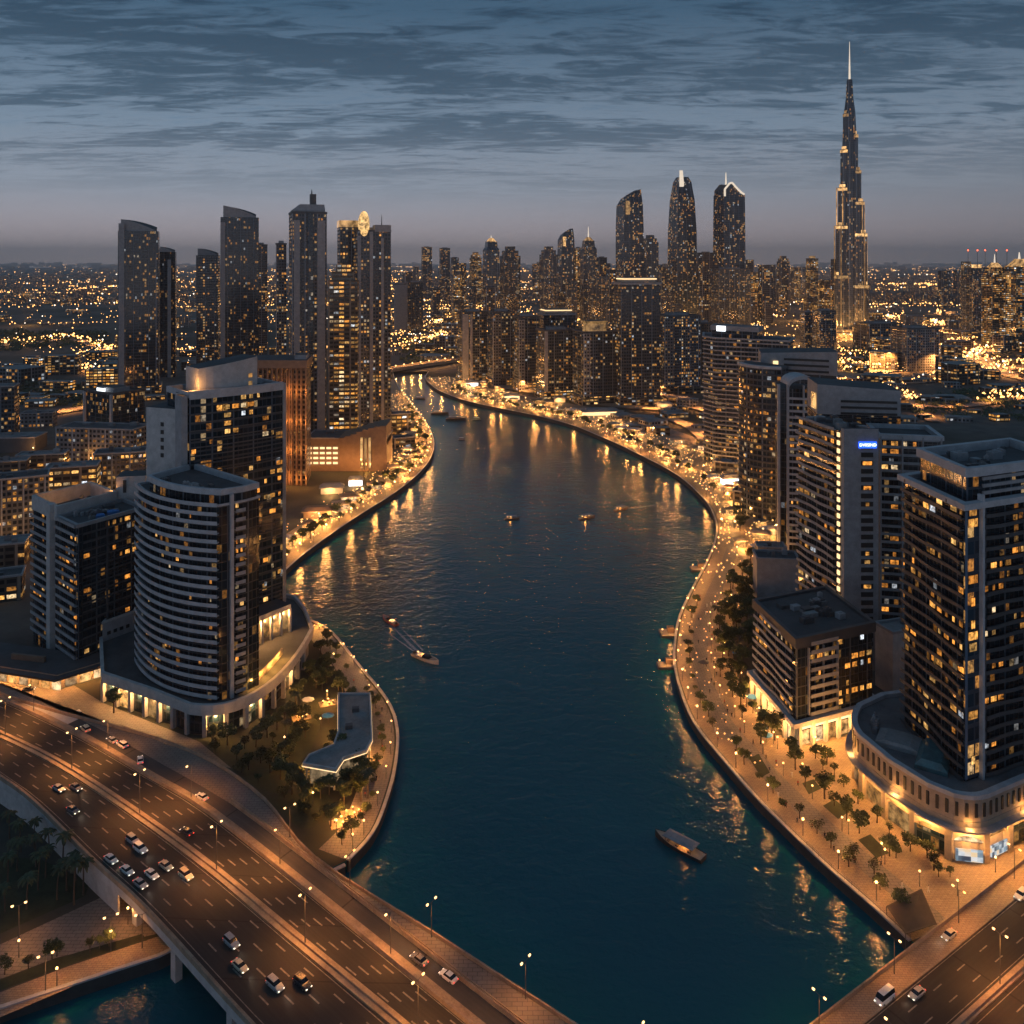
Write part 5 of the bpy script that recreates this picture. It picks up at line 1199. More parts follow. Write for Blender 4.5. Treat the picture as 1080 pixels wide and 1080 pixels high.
# the bright interchange and highways on the right plain
def roadlights(pts, n, jit, s=1.0, light=0, w=None):
    pts = smooth([P(*q) for q in pts], 6); L = length(pts)
    if w:
        a = offs(pts, -w/2, False); b = offs(pts, w/2, False); g = MB()
        for i in range(len(pts)-1): g.face([(a[i].x, a[i].y, LAND+.05+.01*len(streets)), (a[i+1].x, a[i+1].y, LAND+.05+.01*len(streets)), (b[i+1].x, b[i+1].y, LAND+.05+.01*len(streets)), (b[i].x, b[i].y, LAND+.05+.01*len(streets))])
        streets.append(0); tag(g.build('far_road', M['pave2']), kind='structure')
    for k in range(n):
        p, d = along(pts, L*rf.random()); nn = Vector((d.y, -d.x)); lampdot(*(p+nn*rf.gauss(0, jit)), rf.uniform(5, 12), s)
    return pts, L
LIT = []
for pts, n, jit, w in ((((860,402),(940,388),(1000,384),(1040,372),(1090,352)), 150, 8, 34), (((985,400),(1000,372),(1020,352),(1012,338),(985,330)), 130, 10, 30), (((985,352),(1020,368),(1050,390),(1090,402)), 130, 10, 30), (((880,385),(930,392),(985,385)), 90, 6, 24), (((1000,345),(960,338),(900,334)), 90, 8, 26), (((860,412),(900,404),(960,404),(1030,396),(1090,384)), 120, 9, 22), (((880,372),(920,378),(985,366)), 70, 8, 20), (((700,440),(730,452),(750,470)), 40, 6, 14), (((640,428),(700,416),(752,408)), 60, 8, 16), (((880,436),(940,428),(1010,430),(1090,418)), 80, 8, 14), (((930,400),(960,424),(985,446)), 50, 6, 12), (((690,408),(720,426),(752,436)), 50, 8, 14),
                       (((0,446),(60,436),(130,424)), 50, 9, 20), (((-10,366),(40,362),(75,358),(120,372)), 70, 8, 24), (((20,395),(70,390),(125,398)), 50, 6, 0), (((690,392),(720,398),(752,392),(800,372),(850,384)), 90, 9, 26), (((500,404),(560,414),(640,428),(720,434)), 70, 8, 18), (((415,370),(450,362),(480,352)), 60, 8, 20)):
    pl, L = roadlights(pts, int(n*1.4), jit, 1.5, 0, w or None); LIT.append((pl, L))
rl = down_lamp('highway_lamp', 220000, 150, 1.0, (1, .40, .10))
rl2 = down_lamp('road_lamp', 60000, 150, 1.0, (1, .38, .09))
hl = empty('highway_lamp_row', (0, 1500, LAND), 'glowing line of lamps over the far right highway junction', 'street lights'); hl['kind'] = 'stuff'
for i, (pl, L) in enumerate(LIT):
    nk = 10 if i < 6 else 5
    for k in range(nk): p, d = along(pl, L*(k+.5)/nk); free(p, 0) and add_light(rl if i < 4 else rl2, (p.x, p.y, LAND+(27 if i < 4 else 13)), hl)
gp_ = lamp_data('added_city_glow', 60000, (1, .56, .2), 1.0); rg = random.Random(9); kk_ = 0  # bare point lights added across the city to warm the haze
for i in range(300):
    py = rg.uniform(298, 372); px = rg.choice((rg.uniform(560, 1100), rg.uniform(-40, 1100), rg.uniform(690, 900))); q = P(px, py)
    if kk_ < 46 and all(not inside(q, b) for b in BLOCKED) and not any((q-b[0]).length < 34 for b in BLOCKED): kk_ += 1; add_light(gp_, (q.x, q.y, LAND+24), hl)
tag(gl.build('distant_street_lights', glow('sodium_dot', (1, .46, .13), 4.5), hl, weld=False), kind='stuff')
tag(gw.build('distant_white_lights', glow('white_dot', (1, .86, .66), 4), hl, weld=False), kind='stuff')
# far bridge closing the canal
fb = empty('far_bridge', (-140, 1230, LAND), 'low lit bridge crossing the far end of the canal', 'bridge')
fbl = smooth([P(405, 394), P(435, 389), P(482, 382)], 5)
MB().strip(fbl, -9, 9, 5, 8).build('deck', M['stone'], fb)
for s in (-9.2, 8.6): MB().strip(fbl, s, s+.6, 8.004, 9.2).build('parapet', M['stone'], fb)
bl = lamp_data('bridge_lamp', 9000, (1, .52, .16), .5)
for k in range(9): p, d = along(fbl, length(fbl)*(k+.5)/9); add_light(bl, (p.x, p.y-11, 11), fb); MB().ball((p.x, p.y-8, 12), 1.0, 6, 4).build('lamp_globe', M['lamp'], fb)
# red beacons on slender cranes at the right
for i, x in enumerate((1021, 1031, 1039, 1051, 1062)):
    Y = 1750.; X = (x-540)*Y/F; z = ztop(264, Y)
    o = empty('aviation_mast', (X, Y, LAND), f'thin mast with red beacon over the right towers, {nth(i+1)} from the left', 'mast', 'red beacon masts')
    MB().tube((X, Y, LAND), (X, Y, z), .9, .35, 4).build('mast', M['dgrey'], o); MB().ball((X, Y, z), 1.7, 6, 4).build('beacon', M['red'], o)
# ------------------------------------------------------------------ trees
def make_tree(seed, H=6.0, rad=2.6, n=420, leaf=.42, mat='leaf'):
    r = random.Random(seed); t = empty('tree', (0, 0, -900))
    o = ORG[t]; Z = o.z
    g = MB(); th = H*.42
    g.tube((0, 0, Z-.2), (.1, .05, Z+th), H*.035, H*.022, 6)
    lob = []
    for i in range(6):
        a = i*1.05+r.random(); e = Vector((math.cos(a)*rad*.55, math.sin(a)*rad*.55, H*(.55+.28*r.random())))
        g.tube((.1, .05, Z+th*.9), (e.x, e.y, Z+e.z), H*.016, H*.006, 4); lob.append((e, rad*r.uniform(.42, .62)))
    lob.append((Vector((0, 0, H*.82)), rad*.6))
    g.build('trunk', M['trunk'], t)
    g = MB()
    for i in range(n):
        c, q = r.choice(lob); v = Vector((r.gauss(0, 1), r.gauss(0, 1), r.gauss(0, 1))).normalized()*q*r.random()**.45
        v.z *= .75; p = c+v+Vector((0, 0, Z)); s = leaf*r.uniform(.6, 1.35)
        a = Vector((r.gauss(0, 1), r.gauss(0, 1), r.gauss(0, .6))).normalized(); b = a.orthogonal().normalized()
        g.face([p-a*s-b*s*.3, p+b*s*.55-a*s*.1, p+a*s+b*s*.2, p-b*s*.5+a*s*.2])
    g.build('crown', M[mat], t, weld=False); return t
def make_palm(seed, H=8.5):
    r = random.Random(seed); t = empty('palm_tree', (0, 0, -900)); Z = -900
    g = MB(); lean = Vector((r.uniform(-.5, .5), r.uniform(-.5, .5), 0)); pr = Vector((0, 0, Z-.2))
    for k in range(1, 5):
        q = Vector((lean.x*(k/4)**2, lean.y*(k/4)**2, Z+H*k/4)); g.tube(pr, q, .26-.03*k, .23-.03*k, 6, caps=False); pr = q
    g.build('trunk', M['trunk'], t); g = MB()
    for i in range(22):
        a = i*2.4+r.uniform(-.2, .2); up = r.uniform(-.1, .95); L = r.uniform(2.2, 3.1); d = Vector((math.cos(a), math.sin(a), 0)); sd = Vector((-d.y, d.x, 0)); p = pr; e = up
        for s in range(5):
            q = p + (d*math.cos(e)+Vector((0, 0, math.sin(e))))*L/5; e -= .38; w0 = (.20, .42, .48, .36, .2)[s]; w1 = (.42, .48, .36, .2, .03)[s]; dr = Vector((0, 0, -.18))
            g.face([p, q, q+sd*w1+dr, p+sd*w0+dr]); g.face([q, p, p-sd*w0+dr, q-sd*w1+dr]); p = q
    g.build('crown', M['palm'], t, weld=False); return t
TREES = [make_tree(i, 4.8+i*.5, 1.8+.22*(i*5%7), 330+40*i, .36+.03*(i % 3)) for i in range(7)]
BUSH = [make_tree(20+i, 2.6, 1.7, 240, .36) for i in range(2)]
PALMS = [make_palm(i, 7.5+i*.8) for i in range(3)]
used = set()
def plant(proto, x, y, z, label, group, scale=1.0, name=None):
    c = copy_tree(proto, (x, y, z), rng.uniform(0, 6.28), label=label, scale=scale); tag(c, None, 'bush' if proto in BUSH else 'palm' if proto in PALMS else 'tree', group)
    if proto in BUSH: c.name = 'bush'
    return c
def row(line, d, s0, s1, step, label, group, protos, z=LAND, sc=(.8, 1.15), jit=.8, skip=.12, check=True):
    i = 0; s = s0
    while s < min(s1, length(line)):
        p, dr = along(line, s); q = p + Vector((dr.y, -dr.x))*(d+rng.uniform(-jit, jit)); s += step*rng.uniform(.75, 1.25)
        if rng.random() < skip or (check and not free(q)): continue
        i += 1; plant(rng.choice(protos), q.x, q.y, z, f"{label}, {nth(i)} from the near end", group, rng.uniform(*sc))
    return i
row(RB, 5.2, 8, 200, 7.5, 'small round tree in the outer row along the right promenade', 'trees in the outer row of the right promenade', TREES+BUSH, sc=(.55, .85))
row(RB, 17, 22, 230, 8.5, 'round tree in the inner row along the right promenade', 'trees in the inner row of the right promenade', TREES+PALMS[:1], sc=(.75, 1.1), jit=2)
row(RB, 22, 70, 260, 5.0, 'dense tree near the shopfronts of the right bank', 'trees by the right bank shopfronts', TREES, sc=(.8, 1.3), jit=3.0)
row(RB, 27, 150, 262, 4.5, 'dark tree in the grove behind the right jetties', 'grove behind the right jetties', TREES, sc=(.9, 1.4), jit=3.5)
row(LB, -4.5, 4, 130, 5.5, 'small tree along the left promontory quay', 'trees along the left promontory quay', TREES+BUSH, sc=(.5, .8))
row(LB, -11, 10, 130, 6, 'leafy tree inside the left promontory garden', 'trees of the promontory garden', TREES, sc=(.6, 1.0), jit=2)
for k, (x, y) in enumerate([(x_, y_) for x_, y_ in ((300,842),(308,838),(318,838),(328,840),(338,842),(322,848),(345,800),(352,792),(362,800),(372,828),(380,832),(364,835),(384,822),(210,778),(225,782),(240,786),(258,790),(270,788),(282,778),(292,770),(300,760),(312,742),(318,730),(326,712),(330,700),(320,760),(290,790),(300,800),(275,805),(262,812),(310,790),(322,778),(332,718),(338,690),(345,682),(335,760),(185,772),(195,775),(120,752),(140,757),(344,705),(340,728),(250,802),(285,815),(296,822))]):
    q = P(x, y); 
    if any(inside(q, b) for b in BLOCKED[:1]): continue
    plant(rng.choice(TREES+BUSH), q.x, q.y, LAND, f"dark garden tree between the curved podium and the promontory, {nth(k+1)} of the garden", 'dark garden trees by the curved podium', rng.uniform(.7, 1.15))
for k, (x, y) in enumerate(((10,870),(22,885),(38,900),(52,890),(66,905),(80,915),(18,905),(40,925),(60,935),(8,925),(28,945),(78,940),(88,930),(12,900),(48,912),(70,925),(5,948),(36,880))):
    q = P(x, y+14); plant(rng.choice(PALMS), q.x, q.y, LAND, f"dark palm in the park below the motorway, {nth(k+1)} of the clump", 'palms below the motorway', rng.uniform(.75, 1.1))
for k, (x, y) in enumerate(((55,1012),(60,1009),(95,1005),(105,1001),(30,1022),(5,1028),(115,998))):
    q = P(x, y); plant(rng.choice(TREES+BUSH), q.x, q.y, LAND, f"round bush on the verge of the lower quay road, {nth(k+1)} along it", 'bushes by the lower quay road', rng.uniform(.4, .65))
for k, (x, y) in enumerate(((985,918),(978,905),(960,898),(952,880),(938,880),(925,868),(918,850),(905,848),(890,830),(880,818),(868,812),(860,800),(872,806),(945,905),(935,895),(912,872),(900,905),(1002,925),(990,925),(922,922),(880,850),(893,865))):
    q = P(x, y)
    if free(q): plant(rng.choice(TREES), q.x, q.y, LAND, f"small plaza tree before the round podium, {nth(k+1)} from the road", 'plaza trees before the round podium', rng.uniform(.55, .8))
r = random.Random(77); k = 0
gar = [P(*q) for q in ((210,785),(262,800),(300,770),(332,700),(345,690),(352,740),(345,800),(392,800),(400,830),(380,870),(330,872),(300,845),(262,825))]
for i in range(400):
    q = Vector((r.uniform(min(p.x for p in gar), max(p.x for p in gar)), r.uniform(min(p.y for p in gar), max(p.y for p in gar))))
    if k >= 46 or inside(q, offs(ccw(GP), 1.0)) or not inside(q, gar) or not free(q) or inside(q, [P(*z) for z in ((322,730),(395,728),(397,800),(330,822),(318,808))]): continue
    k += 1; plant(r.choice(TREES+BUSH+BUSH+PALMS[:1]), q.x, q.y, LAND, f"planting of the promontory garden, {nth(k)} of the scatter", 'planting of the promontory garden', r.uniform(.6, 1.05))
# planting beds on the plaza
for k, pts in enumerate((((846,826),(858,822),(866,832),(853,838)), ((868,850),(880,843),(896,856),(884,864)), ((905,886),(918,880),(938,900),(924,905)), ((790,800),(800,795),(812,815),(803,820)))):
    sheet('lawn_bed', [P(*q) for q in pts], LAND+.05, M['grass'])
# mid-bank groves
row(RB, 16, 300, 900, 9, 'tree among the lights of the far right bank', 'trees of the far right bank', TREES, sc=(.8, 1.2), jit=7)
row(LB, -10, 230, 700, 8, 'tree among the lights of the left bank', 'trees of the left bank', TREES, sc=(.8, 1.2), jit=5)
def mass(name, px, py, n, lo=None):
    g = MB(); r = random.Random(len(px)*7+n)
    poly = [P(x, y) for x, y in zip(px, py)]; x0 = min(p.x for p in poly); x1 = max(p.x for p in poly); y0 = min(p.y for p in poly); y1 = max(p.y for p in poly)
    for i in range(n):
        q = Vector((r.uniform(x0, x1), r.uniform(y0, y1)))
        if not inside(q, poly) or not free(q): continue
        R_ = r.uniform(3, 6)*(q.y/900)
        for k in range(26):
            v = Vector((r.gauss(0, 1), r.gauss(0, 1), abs(r.gauss(0, .8)))).normalized()*R_*r.random()**.4; p = Vector((q.x, q.y, LAND+1))+v; s = R_*.26; a = Vector((r.gauss(0, 1), r.gauss(0, 1), r.gauss(0, .6))).normalized(); b = a.orthogonal()
            g.face([p-a*s, p+b*s*.6, p+a*s, p-b*s*.6])
    tag(g.build(name, M['leaf'], weld=False), kind='stuff')
mass('far_woods', (945, 1085, 1085, 1000, 945), (440, 446, 408, 415, 428), 420)
mass('left_woods', (-10, 85, 120, 60, -10), (425, 430, 410, 404, 410), 260)
mass('canal_woods', (418, 480, 480, 425), (384, 380, 362, 360), 160)
mass('plain_woods', (-10, 118, 118, -10), (372, 366, 352, 350), 260)
mass('tower_woods', (885, 945, 945, 885), (392, 388, 374, 366), 160)

# ------------------------------------------------------------------ street lamps
def make_lamp(kind, h, power, col=(1, .52, .18), globe=.3, mat='lamp', reach=1.3):
    t = empty('street_lamp', (0, 0, -900)); Z = -900
    MB().tube((0, 0, Z-.1), (0, 0, Z+h), .12, .07, 6).build('pole', M['pole'], t)
    hs = [(0, 0)] if kind == 'globe' else [(reach, 0)] if kind == 'arm' else [(reach, 0), (-reach, 0)]
    for x, y in hs:
        par_ = t
        if kind != 'globe': par_ = MB().tube((0, 0, Z+h-.1), (x, y, Z+h+.25), .05, .04, 5).build('arm', M['pole'], t)
        g = MB()
        if kind == 'globe': g.ball((x, y, Z+h+globe*.6), globe, 8, 6)
        else: g.loft([(rect(x, y, 1.1*globe*2, .5*globe*2, 0), Z+h+.02), (rect(x, y, 1.4*globe*2, .7*globe*2, 0), Z+h+.3)])
        g.build('lamp_head', M[mat], par_)
    if power and kind != 'globe':
        for x, y in hs: add_light(down_lamp(f'{kind}_lamp', power/len(hs)*1.6, 152, .25), (x, y, Z+h-.3), t)
    elif power: add_light(lamp_data(f'{kind}_lamp', power, col, globe*.9 if kind == 'globe' else .3), (hs[0][0], hs[0][1], Z+h-(.45 if kind != 'globe' else -globe*.6)), t)
    return t
L_GL = make_lamp('globe', 3.6, 900, globe=.26); L_GN = make_lamp('globe', 3.6, 0, globe=.24)
L_QY = make_lamp('globe', 4.2, 2600, globe=.32)
L_FQ = make_lamp('globe', 5, 8500, globe=.55)
L_LOW = make_lamp('twin', 7.5, 750, globe=.2)
L_FAR = make_lamp('globe', 4.5, 6500, globe=.5); L_FARN = make_lamp('globe', 4.5, 0, globe=.42)
L_WAY = make_lamp('twin', 11, 8000, globe=.2); L_ARM = make_lamp('arm', 9, 4000, globe=.2); L_TW = make_lamp('twin', 7.5, 1800, (1, .6, .3), globe=.2)
for i in range(5): q = along(GP[:5], length(GP[:5])*(i+.5)/5)[0]; tw_ = empty('bollard_light', (q.x, q.y, LAND), f'low glowing bollard beside the promontory terrace, {nth(i+1)} from the canal tip', 'bollard light', 'bollard lights of the promontory terrace'); MB().tube((q.x, q.y, LAND), (q.x, q.y, LAND+.8), .1, .1, 6).build('post', M['pole'], tw_); MB().ball((q.x, q.y, LAND+.95), .18, 6, 4).build('lamp_globe', M['lamp'], tw_); add_light(lamp_data('bollard_glow', 350, (1, .55, .2), .17), (q.x, q.y, LAND+.95), tw_)
def lamp(proto, x, y, z, label, group, rz=0): return tag(copy_tree(proto, (x, y, z), rz, label=label), None, 'street lamp', group)
def lamps(proto, line, d, s0, s1, step, z, label, group, rz=0, alt=None, jit=0):
    i = 0; s = s0
    while s < min(s1, length(line)):
        p, dr = along(line, s); q = p + Vector((dr.y, -dr.x))*(d+rng.uniform(-jit, jit)); i += 1
        lamp(proto if not alt or i % alt[1] == 0 else alt[0], q.x, q.y, z, f"{label}, {nth(i)} from the near end", group, math.atan2(dr.y, dr.x)+rz); s += step*(rng.uniform(.8, 1.2) if jit else 1)
lamps(L_QY, RB, 1.5, 12, 265, 14, LAND, 'globe lamp on the quay edge of the right promenade', 'globe lamps of the right promenade', jit=.5)
lamps(L_GL, RB, 13.4, 20, 265, 13, LAND, 'globe lamp on the inner side of the right footpath', 'inner globe lamps of the right promenade', jit=1.0)
lamps(L_GL, RB, 20, 60, 262, 9, LAND, 'globe lamp among the right bank terraces', 'globe lamps of the right bank terraces', jit=2.5)
lamps(L_GL, LB, -1.6, 10, 128, 12.5, LAND, 'globe lamp on the left promontory quay edge', 'globe lamps on the left promontory')
lamps(L_FQ, RB, 2.2, 262, 960, 16, LAND, 'lamp on the quay edge of the far right bank', 'quay lamps of the far right bank', alt=(L_FARN, 4))
lamps(L_FAR, RB, 15, 266, 960, 22, LAND, 'lamp among the terraces of the far right bank', 'terrace lamps of the far right bank', alt=(L_FARN, 3), jit=7)
lamps(L_FAR, RB, 34, 300, 960, 30, LAND, 'lamp among the inner terraces of the far right bank', 'inner terrace lamps of the far right bank', alt=(L_FARN, 2), jit=14)
lamps(L_FQ, LB, -2.2, 205, 800, 16, LAND, 'lamp on the quay edge of the left bank bend', 'quay lamps of the left bank', alt=(L_FARN, 2))
lamps(L_FAR, LB, -14, 210, 700, 20, LAND, 'lamp among the terraces of the left bank bend', 'terrace lamps of the left bank', alt=(L_FARN, 3), jit=5)
lamps(L_WAY, MED, 0, 26, 330, 34, DECK+.4, 'twin arm lamp post on the motorway median', 'median lamps of the motorway', rz=R(90))
lamps(L_ARM, UPP, .6, 14, 260, 40, DECK+.2, 'arm lamp between motorway and service road', 'divider lamps of the motorway', rz=R(90))
lamps(L_TW, OUT, -.5, 18, 120, 25, DECK+.2, 'twin head lamp on the bridge walkway', 'walkway lamps of the bridge', rz=R(90))
lamps(L_TW, par(1.2), 0, 30, 190, 25, ROADZ+.16, 'twin head lamp on the right road pavement', 'pavement lamps of the right road', rz=R(90))
lamps(L_WAY, par(15.3), 0, 44, 190, 38, ROADZ+.3, 'twin arm lamp post on the right road median', 'median lamps of the right road', rz=R(90))
for k, (x, y) in enumerate(((117,1000),(60,1040),(20,1010),(135,975),(215,760),(120,745),(60,722),(330,850),(355,880),(345,740),(352,700),(322,690),(300,790),(240,782),(372,895),(338,770),(970,935),(930,905),(895,880),(1010,945),(1050,920),(860,790),(820,790),(870,835))):
    q = P(x, y); lamp(L_GL, q.x, q.y, LAND, f"garden globe lamp near the buildings, {nth(k+1)} from the left park", 'garden globe lamps')
r = random.Random(3)
for k in range(24):
    x, y = r.uniform(-8, 158), r.uniform(440, 605); q = P(x, y)
    if free(q): lamp(L_FAR, q.x, q.y, LAND, f"street lamp among the low blocks at the left, {nth(k+1)} of the scatter", 'street lamps among the left low blocks')
for k, (x, y) in enumerate(((117,1003), (48,1046), (20,990), (150,1000))):
    q = P(x, y); lamp(L_LOW, q.x, q.y, LAND, f"twin head lamp on the lower quay road, {nth(k+1)} from the bridge", 'lamps of the lower quay road', .5)
# strings of festoon lights over the mid-distance terraces, too many to count
g = MB(); r = random.Random(11)
for line, sg, s0, s1, n, wd in ((RB, 1, 270, 980, 900, 42), (LB, -1, 205, 800, 620, 26), (RB, 1, 60, 262, 130, 22)):
    for i in range(n):
        p, d = along(line, r.uniform(s0, min(s1, length(line)))); o = 2+wd*r.random()**1.3; q = p + Vector((d.y, -d.x))*o*sg
        if free(q): g.octa((q.x, q.y, LAND+r.uniform(1.2, 5)), r.uniform(.22, .62)*(.6 if q.y < 400 else 1))
tag(g.build('festoon_lights', glow('festoon_bulb', (1, .5, .15), 1.7), weld=False), kind='stuff')
# terrace kiosks of the mid banks
kk = [0, 0]
def kiosk(p, yaw, w, label, group, roof, glowp):
    o = empty('kiosk', (p.x, p.y, LAND), label, 'kiosk', group)
    MB().box((p.x, p.y, LAND+1.6), (w, w*.6, 3.2), yaw).build('wall', M['shop'], o)
    a = rect(p.x, p.y, w*1.25, w*.95, yaw); b = rect(p.x, p.y, w*.7, w*.3, yaw)
    MB().loft([(a, LAND+3.2), (a, LAND+3.5), (b, LAND+4.6)]).build('canopy', M[roof], o)
    if glowp: add_light(lamp_data('kiosk_glow', glowp, (1, .54, .19), .6), (p.x+math.sin(yaw)*w*.7, p.y-math.cos(yaw)*w*.7-1, LAND+2.6), o)
for line, sg, s0, s1, st_, off, lb, gp in ((RB, 1, 275, 950, 9, (9, 70), 'lit terrace kiosk on the far right bank', 'kiosks of the far right bank'), (LB, -1, 215, 700, 14, (9, 22), 'lit terrace kiosk on the left bank bend', 'kiosks of the left bank')):
    s = s0; i = 0
    while s < min(s1, length(line)):
        p, d = along(line, s); q = p + Vector((d.y, -d.x))*sg*rng.uniform(*off); s += st_*rng.uniform(.7, 1.3)
        if not free(q): continue
        i += 1; kiosk(q, rng.uniform(-.6, .6), rng.uniform(5, 11), f"{lb}, {nth(i)} from the near end", gp, rng.choice(('brown', 'stone', 'roofl', 'dgrey', 'conc')), 5000)
for i, (x, y, w, mt, l) in enumerate(((350,520,14,'conc','white tent canopy on the left bank below the swept hall'), (335,545,16,'brown','brown curved canopy hall on the left bank below the hotel slab'), (375,512,9,'wsign','bright white lit pavilion on the left bank'), (498,407,14,'wsign','white lit pavilion at the far bend of the right bank'), (540,421,16,'strip','long glowing pavilion below the bend cluster, left one'), (632,437,34,'strip','long glowing pavilion below the black slab'), (590,424,12,'conc','pale pavilion below the bend cluster'), (700,430,16,'conc','pale flat pavilion right of the black slab'), (770,510,12,'wsign','white striped pavilion beside the round-cornered tower'))):
    q = P(x, y); o = empty('pavilion', (q.x, q.y, LAND), l, 'pavilion')
    MB().box((q.x, q.y, LAND+2), (w, w*.35, 4), .15).build('wall', M[mt], o)
    a = rect(q.x, q.y, w*1.15, w*.6, .15); MB().loft([(a, LAND+4), (a, LAND+4.5), (rect(q.x, q.y, w*.8, w*.25, .15), LAND+6.4)]).build('roof', M['roofl' if mt != 'brown' else 'brown'], o)
    add_light(lamp_data('pavilion_glow', 5000, (1, .6, .28), .6), (q.x, q.y-w*.5, LAND+3), o)
# low roofs between the right promenade and its towers
for i, (x0, x1, yt, yb, mt, yw, l) in enumerate(((795,842,590,640,'greyw',-.12,'low grey roofed hall between the mid-rise block and the sign tower'), (797,828,578,606,'f_off',-.1,'small pale hall behind the low grey roofed hall'), (772,812,520,545,'f_low',-.5,'lit podium at the foot of the round-cornered glass tower'), (925,975,665,735,'conc',.3,'blank concrete hall between the sign tower wing and the round podium'), (850,880,640,690,'greyw',.3,'service block behind the mid-rise block'), (752,780,488,505,'f_low',-.4,'low lit block at the foot of the broad balcony tower'))):
    block('low_hall', l, x0, x1, yt, yb, mt, yw, .6, sd=i+30, roofn=4)
# promontory restaurant with swept roof
pvl = empty('restaurant_pavilion', (P(355,790).x, P(355,790).y, LAND), 'long grey flat roofed restaurant pavilion with swept lit end on the left promontory', 'pavilion')
rz_ = LAND+6.2
top = [P(357,732,rz_), P(390,732,rz_), P(392,780,rz_), P(386,792,rz_), P(362,800,rz_), P(354,812,rz_), P(320,806,rz_), P(326,797,rz_), P(352,786,rz_), P(357,772,rz_)]
MB().prism(top, rz_-.7, rz_, 0, 1).build('roof', [M['conc'], M['roofl']], pvl)
MB().strip(ccw(top), .26, .34, rz_-.62, rz_-.4, True).build('light_strip', M['strip'], pvl)
MB().strip(ccw(top), -.3, .25, rz_-.5, rz_+.45, True).build('roof_rim', M['conc'], pvl)
MB().prism(offs(ccw(top), -1.6), LAND, rz_-.7).build('glass_wall', M['shop'], pvl)
for i, p in enumerate(offs(ccw(top), -.7)): MB().box((p.x, p.y, (LAND+rz_-.7)/2), (.5, .5, rz_-.7-LAND)).build('column', M['conc'], pvl)
for x, y in ((368,768), (375,750)): q = P(x, y, rz_); MB().box((q.x, q.y, rz_+.6), (2.2, 1.6, 1.2), .2).build('roof_unit', M['dgrey'], pvl)
for x, y in ((332,822), (350,826), (372,810), (392,800), (352,775), (322,815)): q = P(x, y); add_light(lamp_data('terrace_glow', 2600, (1, .52, .16), .4), (q.x, q.y, LAND+3.4), pvl)
# glowing dining terraces in the gardens
for i, (x, y, l) in enumerate(((318,757,'cluster of lit dining tables below the curved podium'), (360,868,'lit fire pit terrace at the promontory tip'), (336,662,'lit kiosk on the canal tip of the promontory'), (346,742,'lit dining terrace beside the pavilion roof'), (868,795,'lit market stall beside the mid-rise block'), (372,858,'lit planter bed at the promontory tip'))):
    q = P(x, y); o = empty('dining_terrace', (q.x, q.y, LAND), l, 'terrace')
    MB().box((q.x, q.y, LAND+.08), (6, 4, .14), .4).build('deck', M['pave'], o)
    for k in range(4):
        a = (q.x+math.cos(k*1.7)*1.7, q.y+math.sin(k*1.7)*1.2); MB().tube((a[0], a[1], LAND+.1), (a[0], a[1], LAND+1.0), .08, .5, 8).build('table', M['stone'], o); MB().ball((a[0], a[1], LAND+1.15), .16, 6, 4).build('table_lamp', M['lamp'], o)
    add_light(lamp_data('terrace_lamp', 2600, (1, .5, .14), .3), (q.x, q.y, LAND+3), o)
# blue and white parasols and awnings
for i, (x, y, mt, l) in enumerate(((346,762,'blue','blue parasol beside the promontory pavilion'), (803,775,'blue','blue awning on the right promenade, upper one'), (808,783,'blue','blue awning on the right promenade, lower one'), (793,742,'blue','blue awning left of the mid-rise block'), (778,695,'blue','blue parasol near the right bank grove'), (742,705,'dgrey','dark kiosk on the right footpath'), (868,798,'conc','cream parasol before the mid-rise block'), (325,745,'white','white parasol in the podium garden'))):
    q = P(x, y); o = empty('parasol', (q.x, q.y, LAND), l, 'parasol')
    MB().tube((q.x, q.y, LAND), (q.x, q.y, LAND+2.6), .06, .05, 5).build('pole', M['pole'], o)
    a = [(q.x+2.1*math.cos(t), q.y+1.7*math.sin(t)) for t in [2*math.pi*k/8 for k in range(8)]]; MB().loft([(a, LAND+2.3), (a, LAND+2.45), ([((p[0]-q.x)*.1+q.x, (p[1]-q.y)*.1+q.y) for p in a], LAND+3.2)]).build('canopy', M[mt], o)
# tent sail at the corner of plaza and road
o = empty('shade_sail', (P(948,985).x, P(948,985).y, LAND), 'dark brown shade sail at the plaza corner beside the road', 'shade sail')
A, B, C_, D_ = P(935,965), P(972,950), P(988,985), P(955,1000)
MB().loft([([(A.x, A.y, LAND+2), (B.x, B.y, LAND+2.8), (C_.x, C_.y, LAND+2.2), (D_.x, D_.y, LAND+3)], 0), ([(A.x, A.y, LAND+2.1), (B.x, B.y, LAND+2.9), (C_.x, C_.y, LAND+2.3), (D_.x, D_.y, LAND+3.1)], 0)]).build('canopy', M['sail'], o)
for q, h in ((A, 2), (B, 2.8), (C_, 2.2), (D_, 3)): MB().tube((q.x, q.y, LAND-.1), (q.x, q.y, LAND+h), .1, .08, 5).build('post', M['pole'], o)
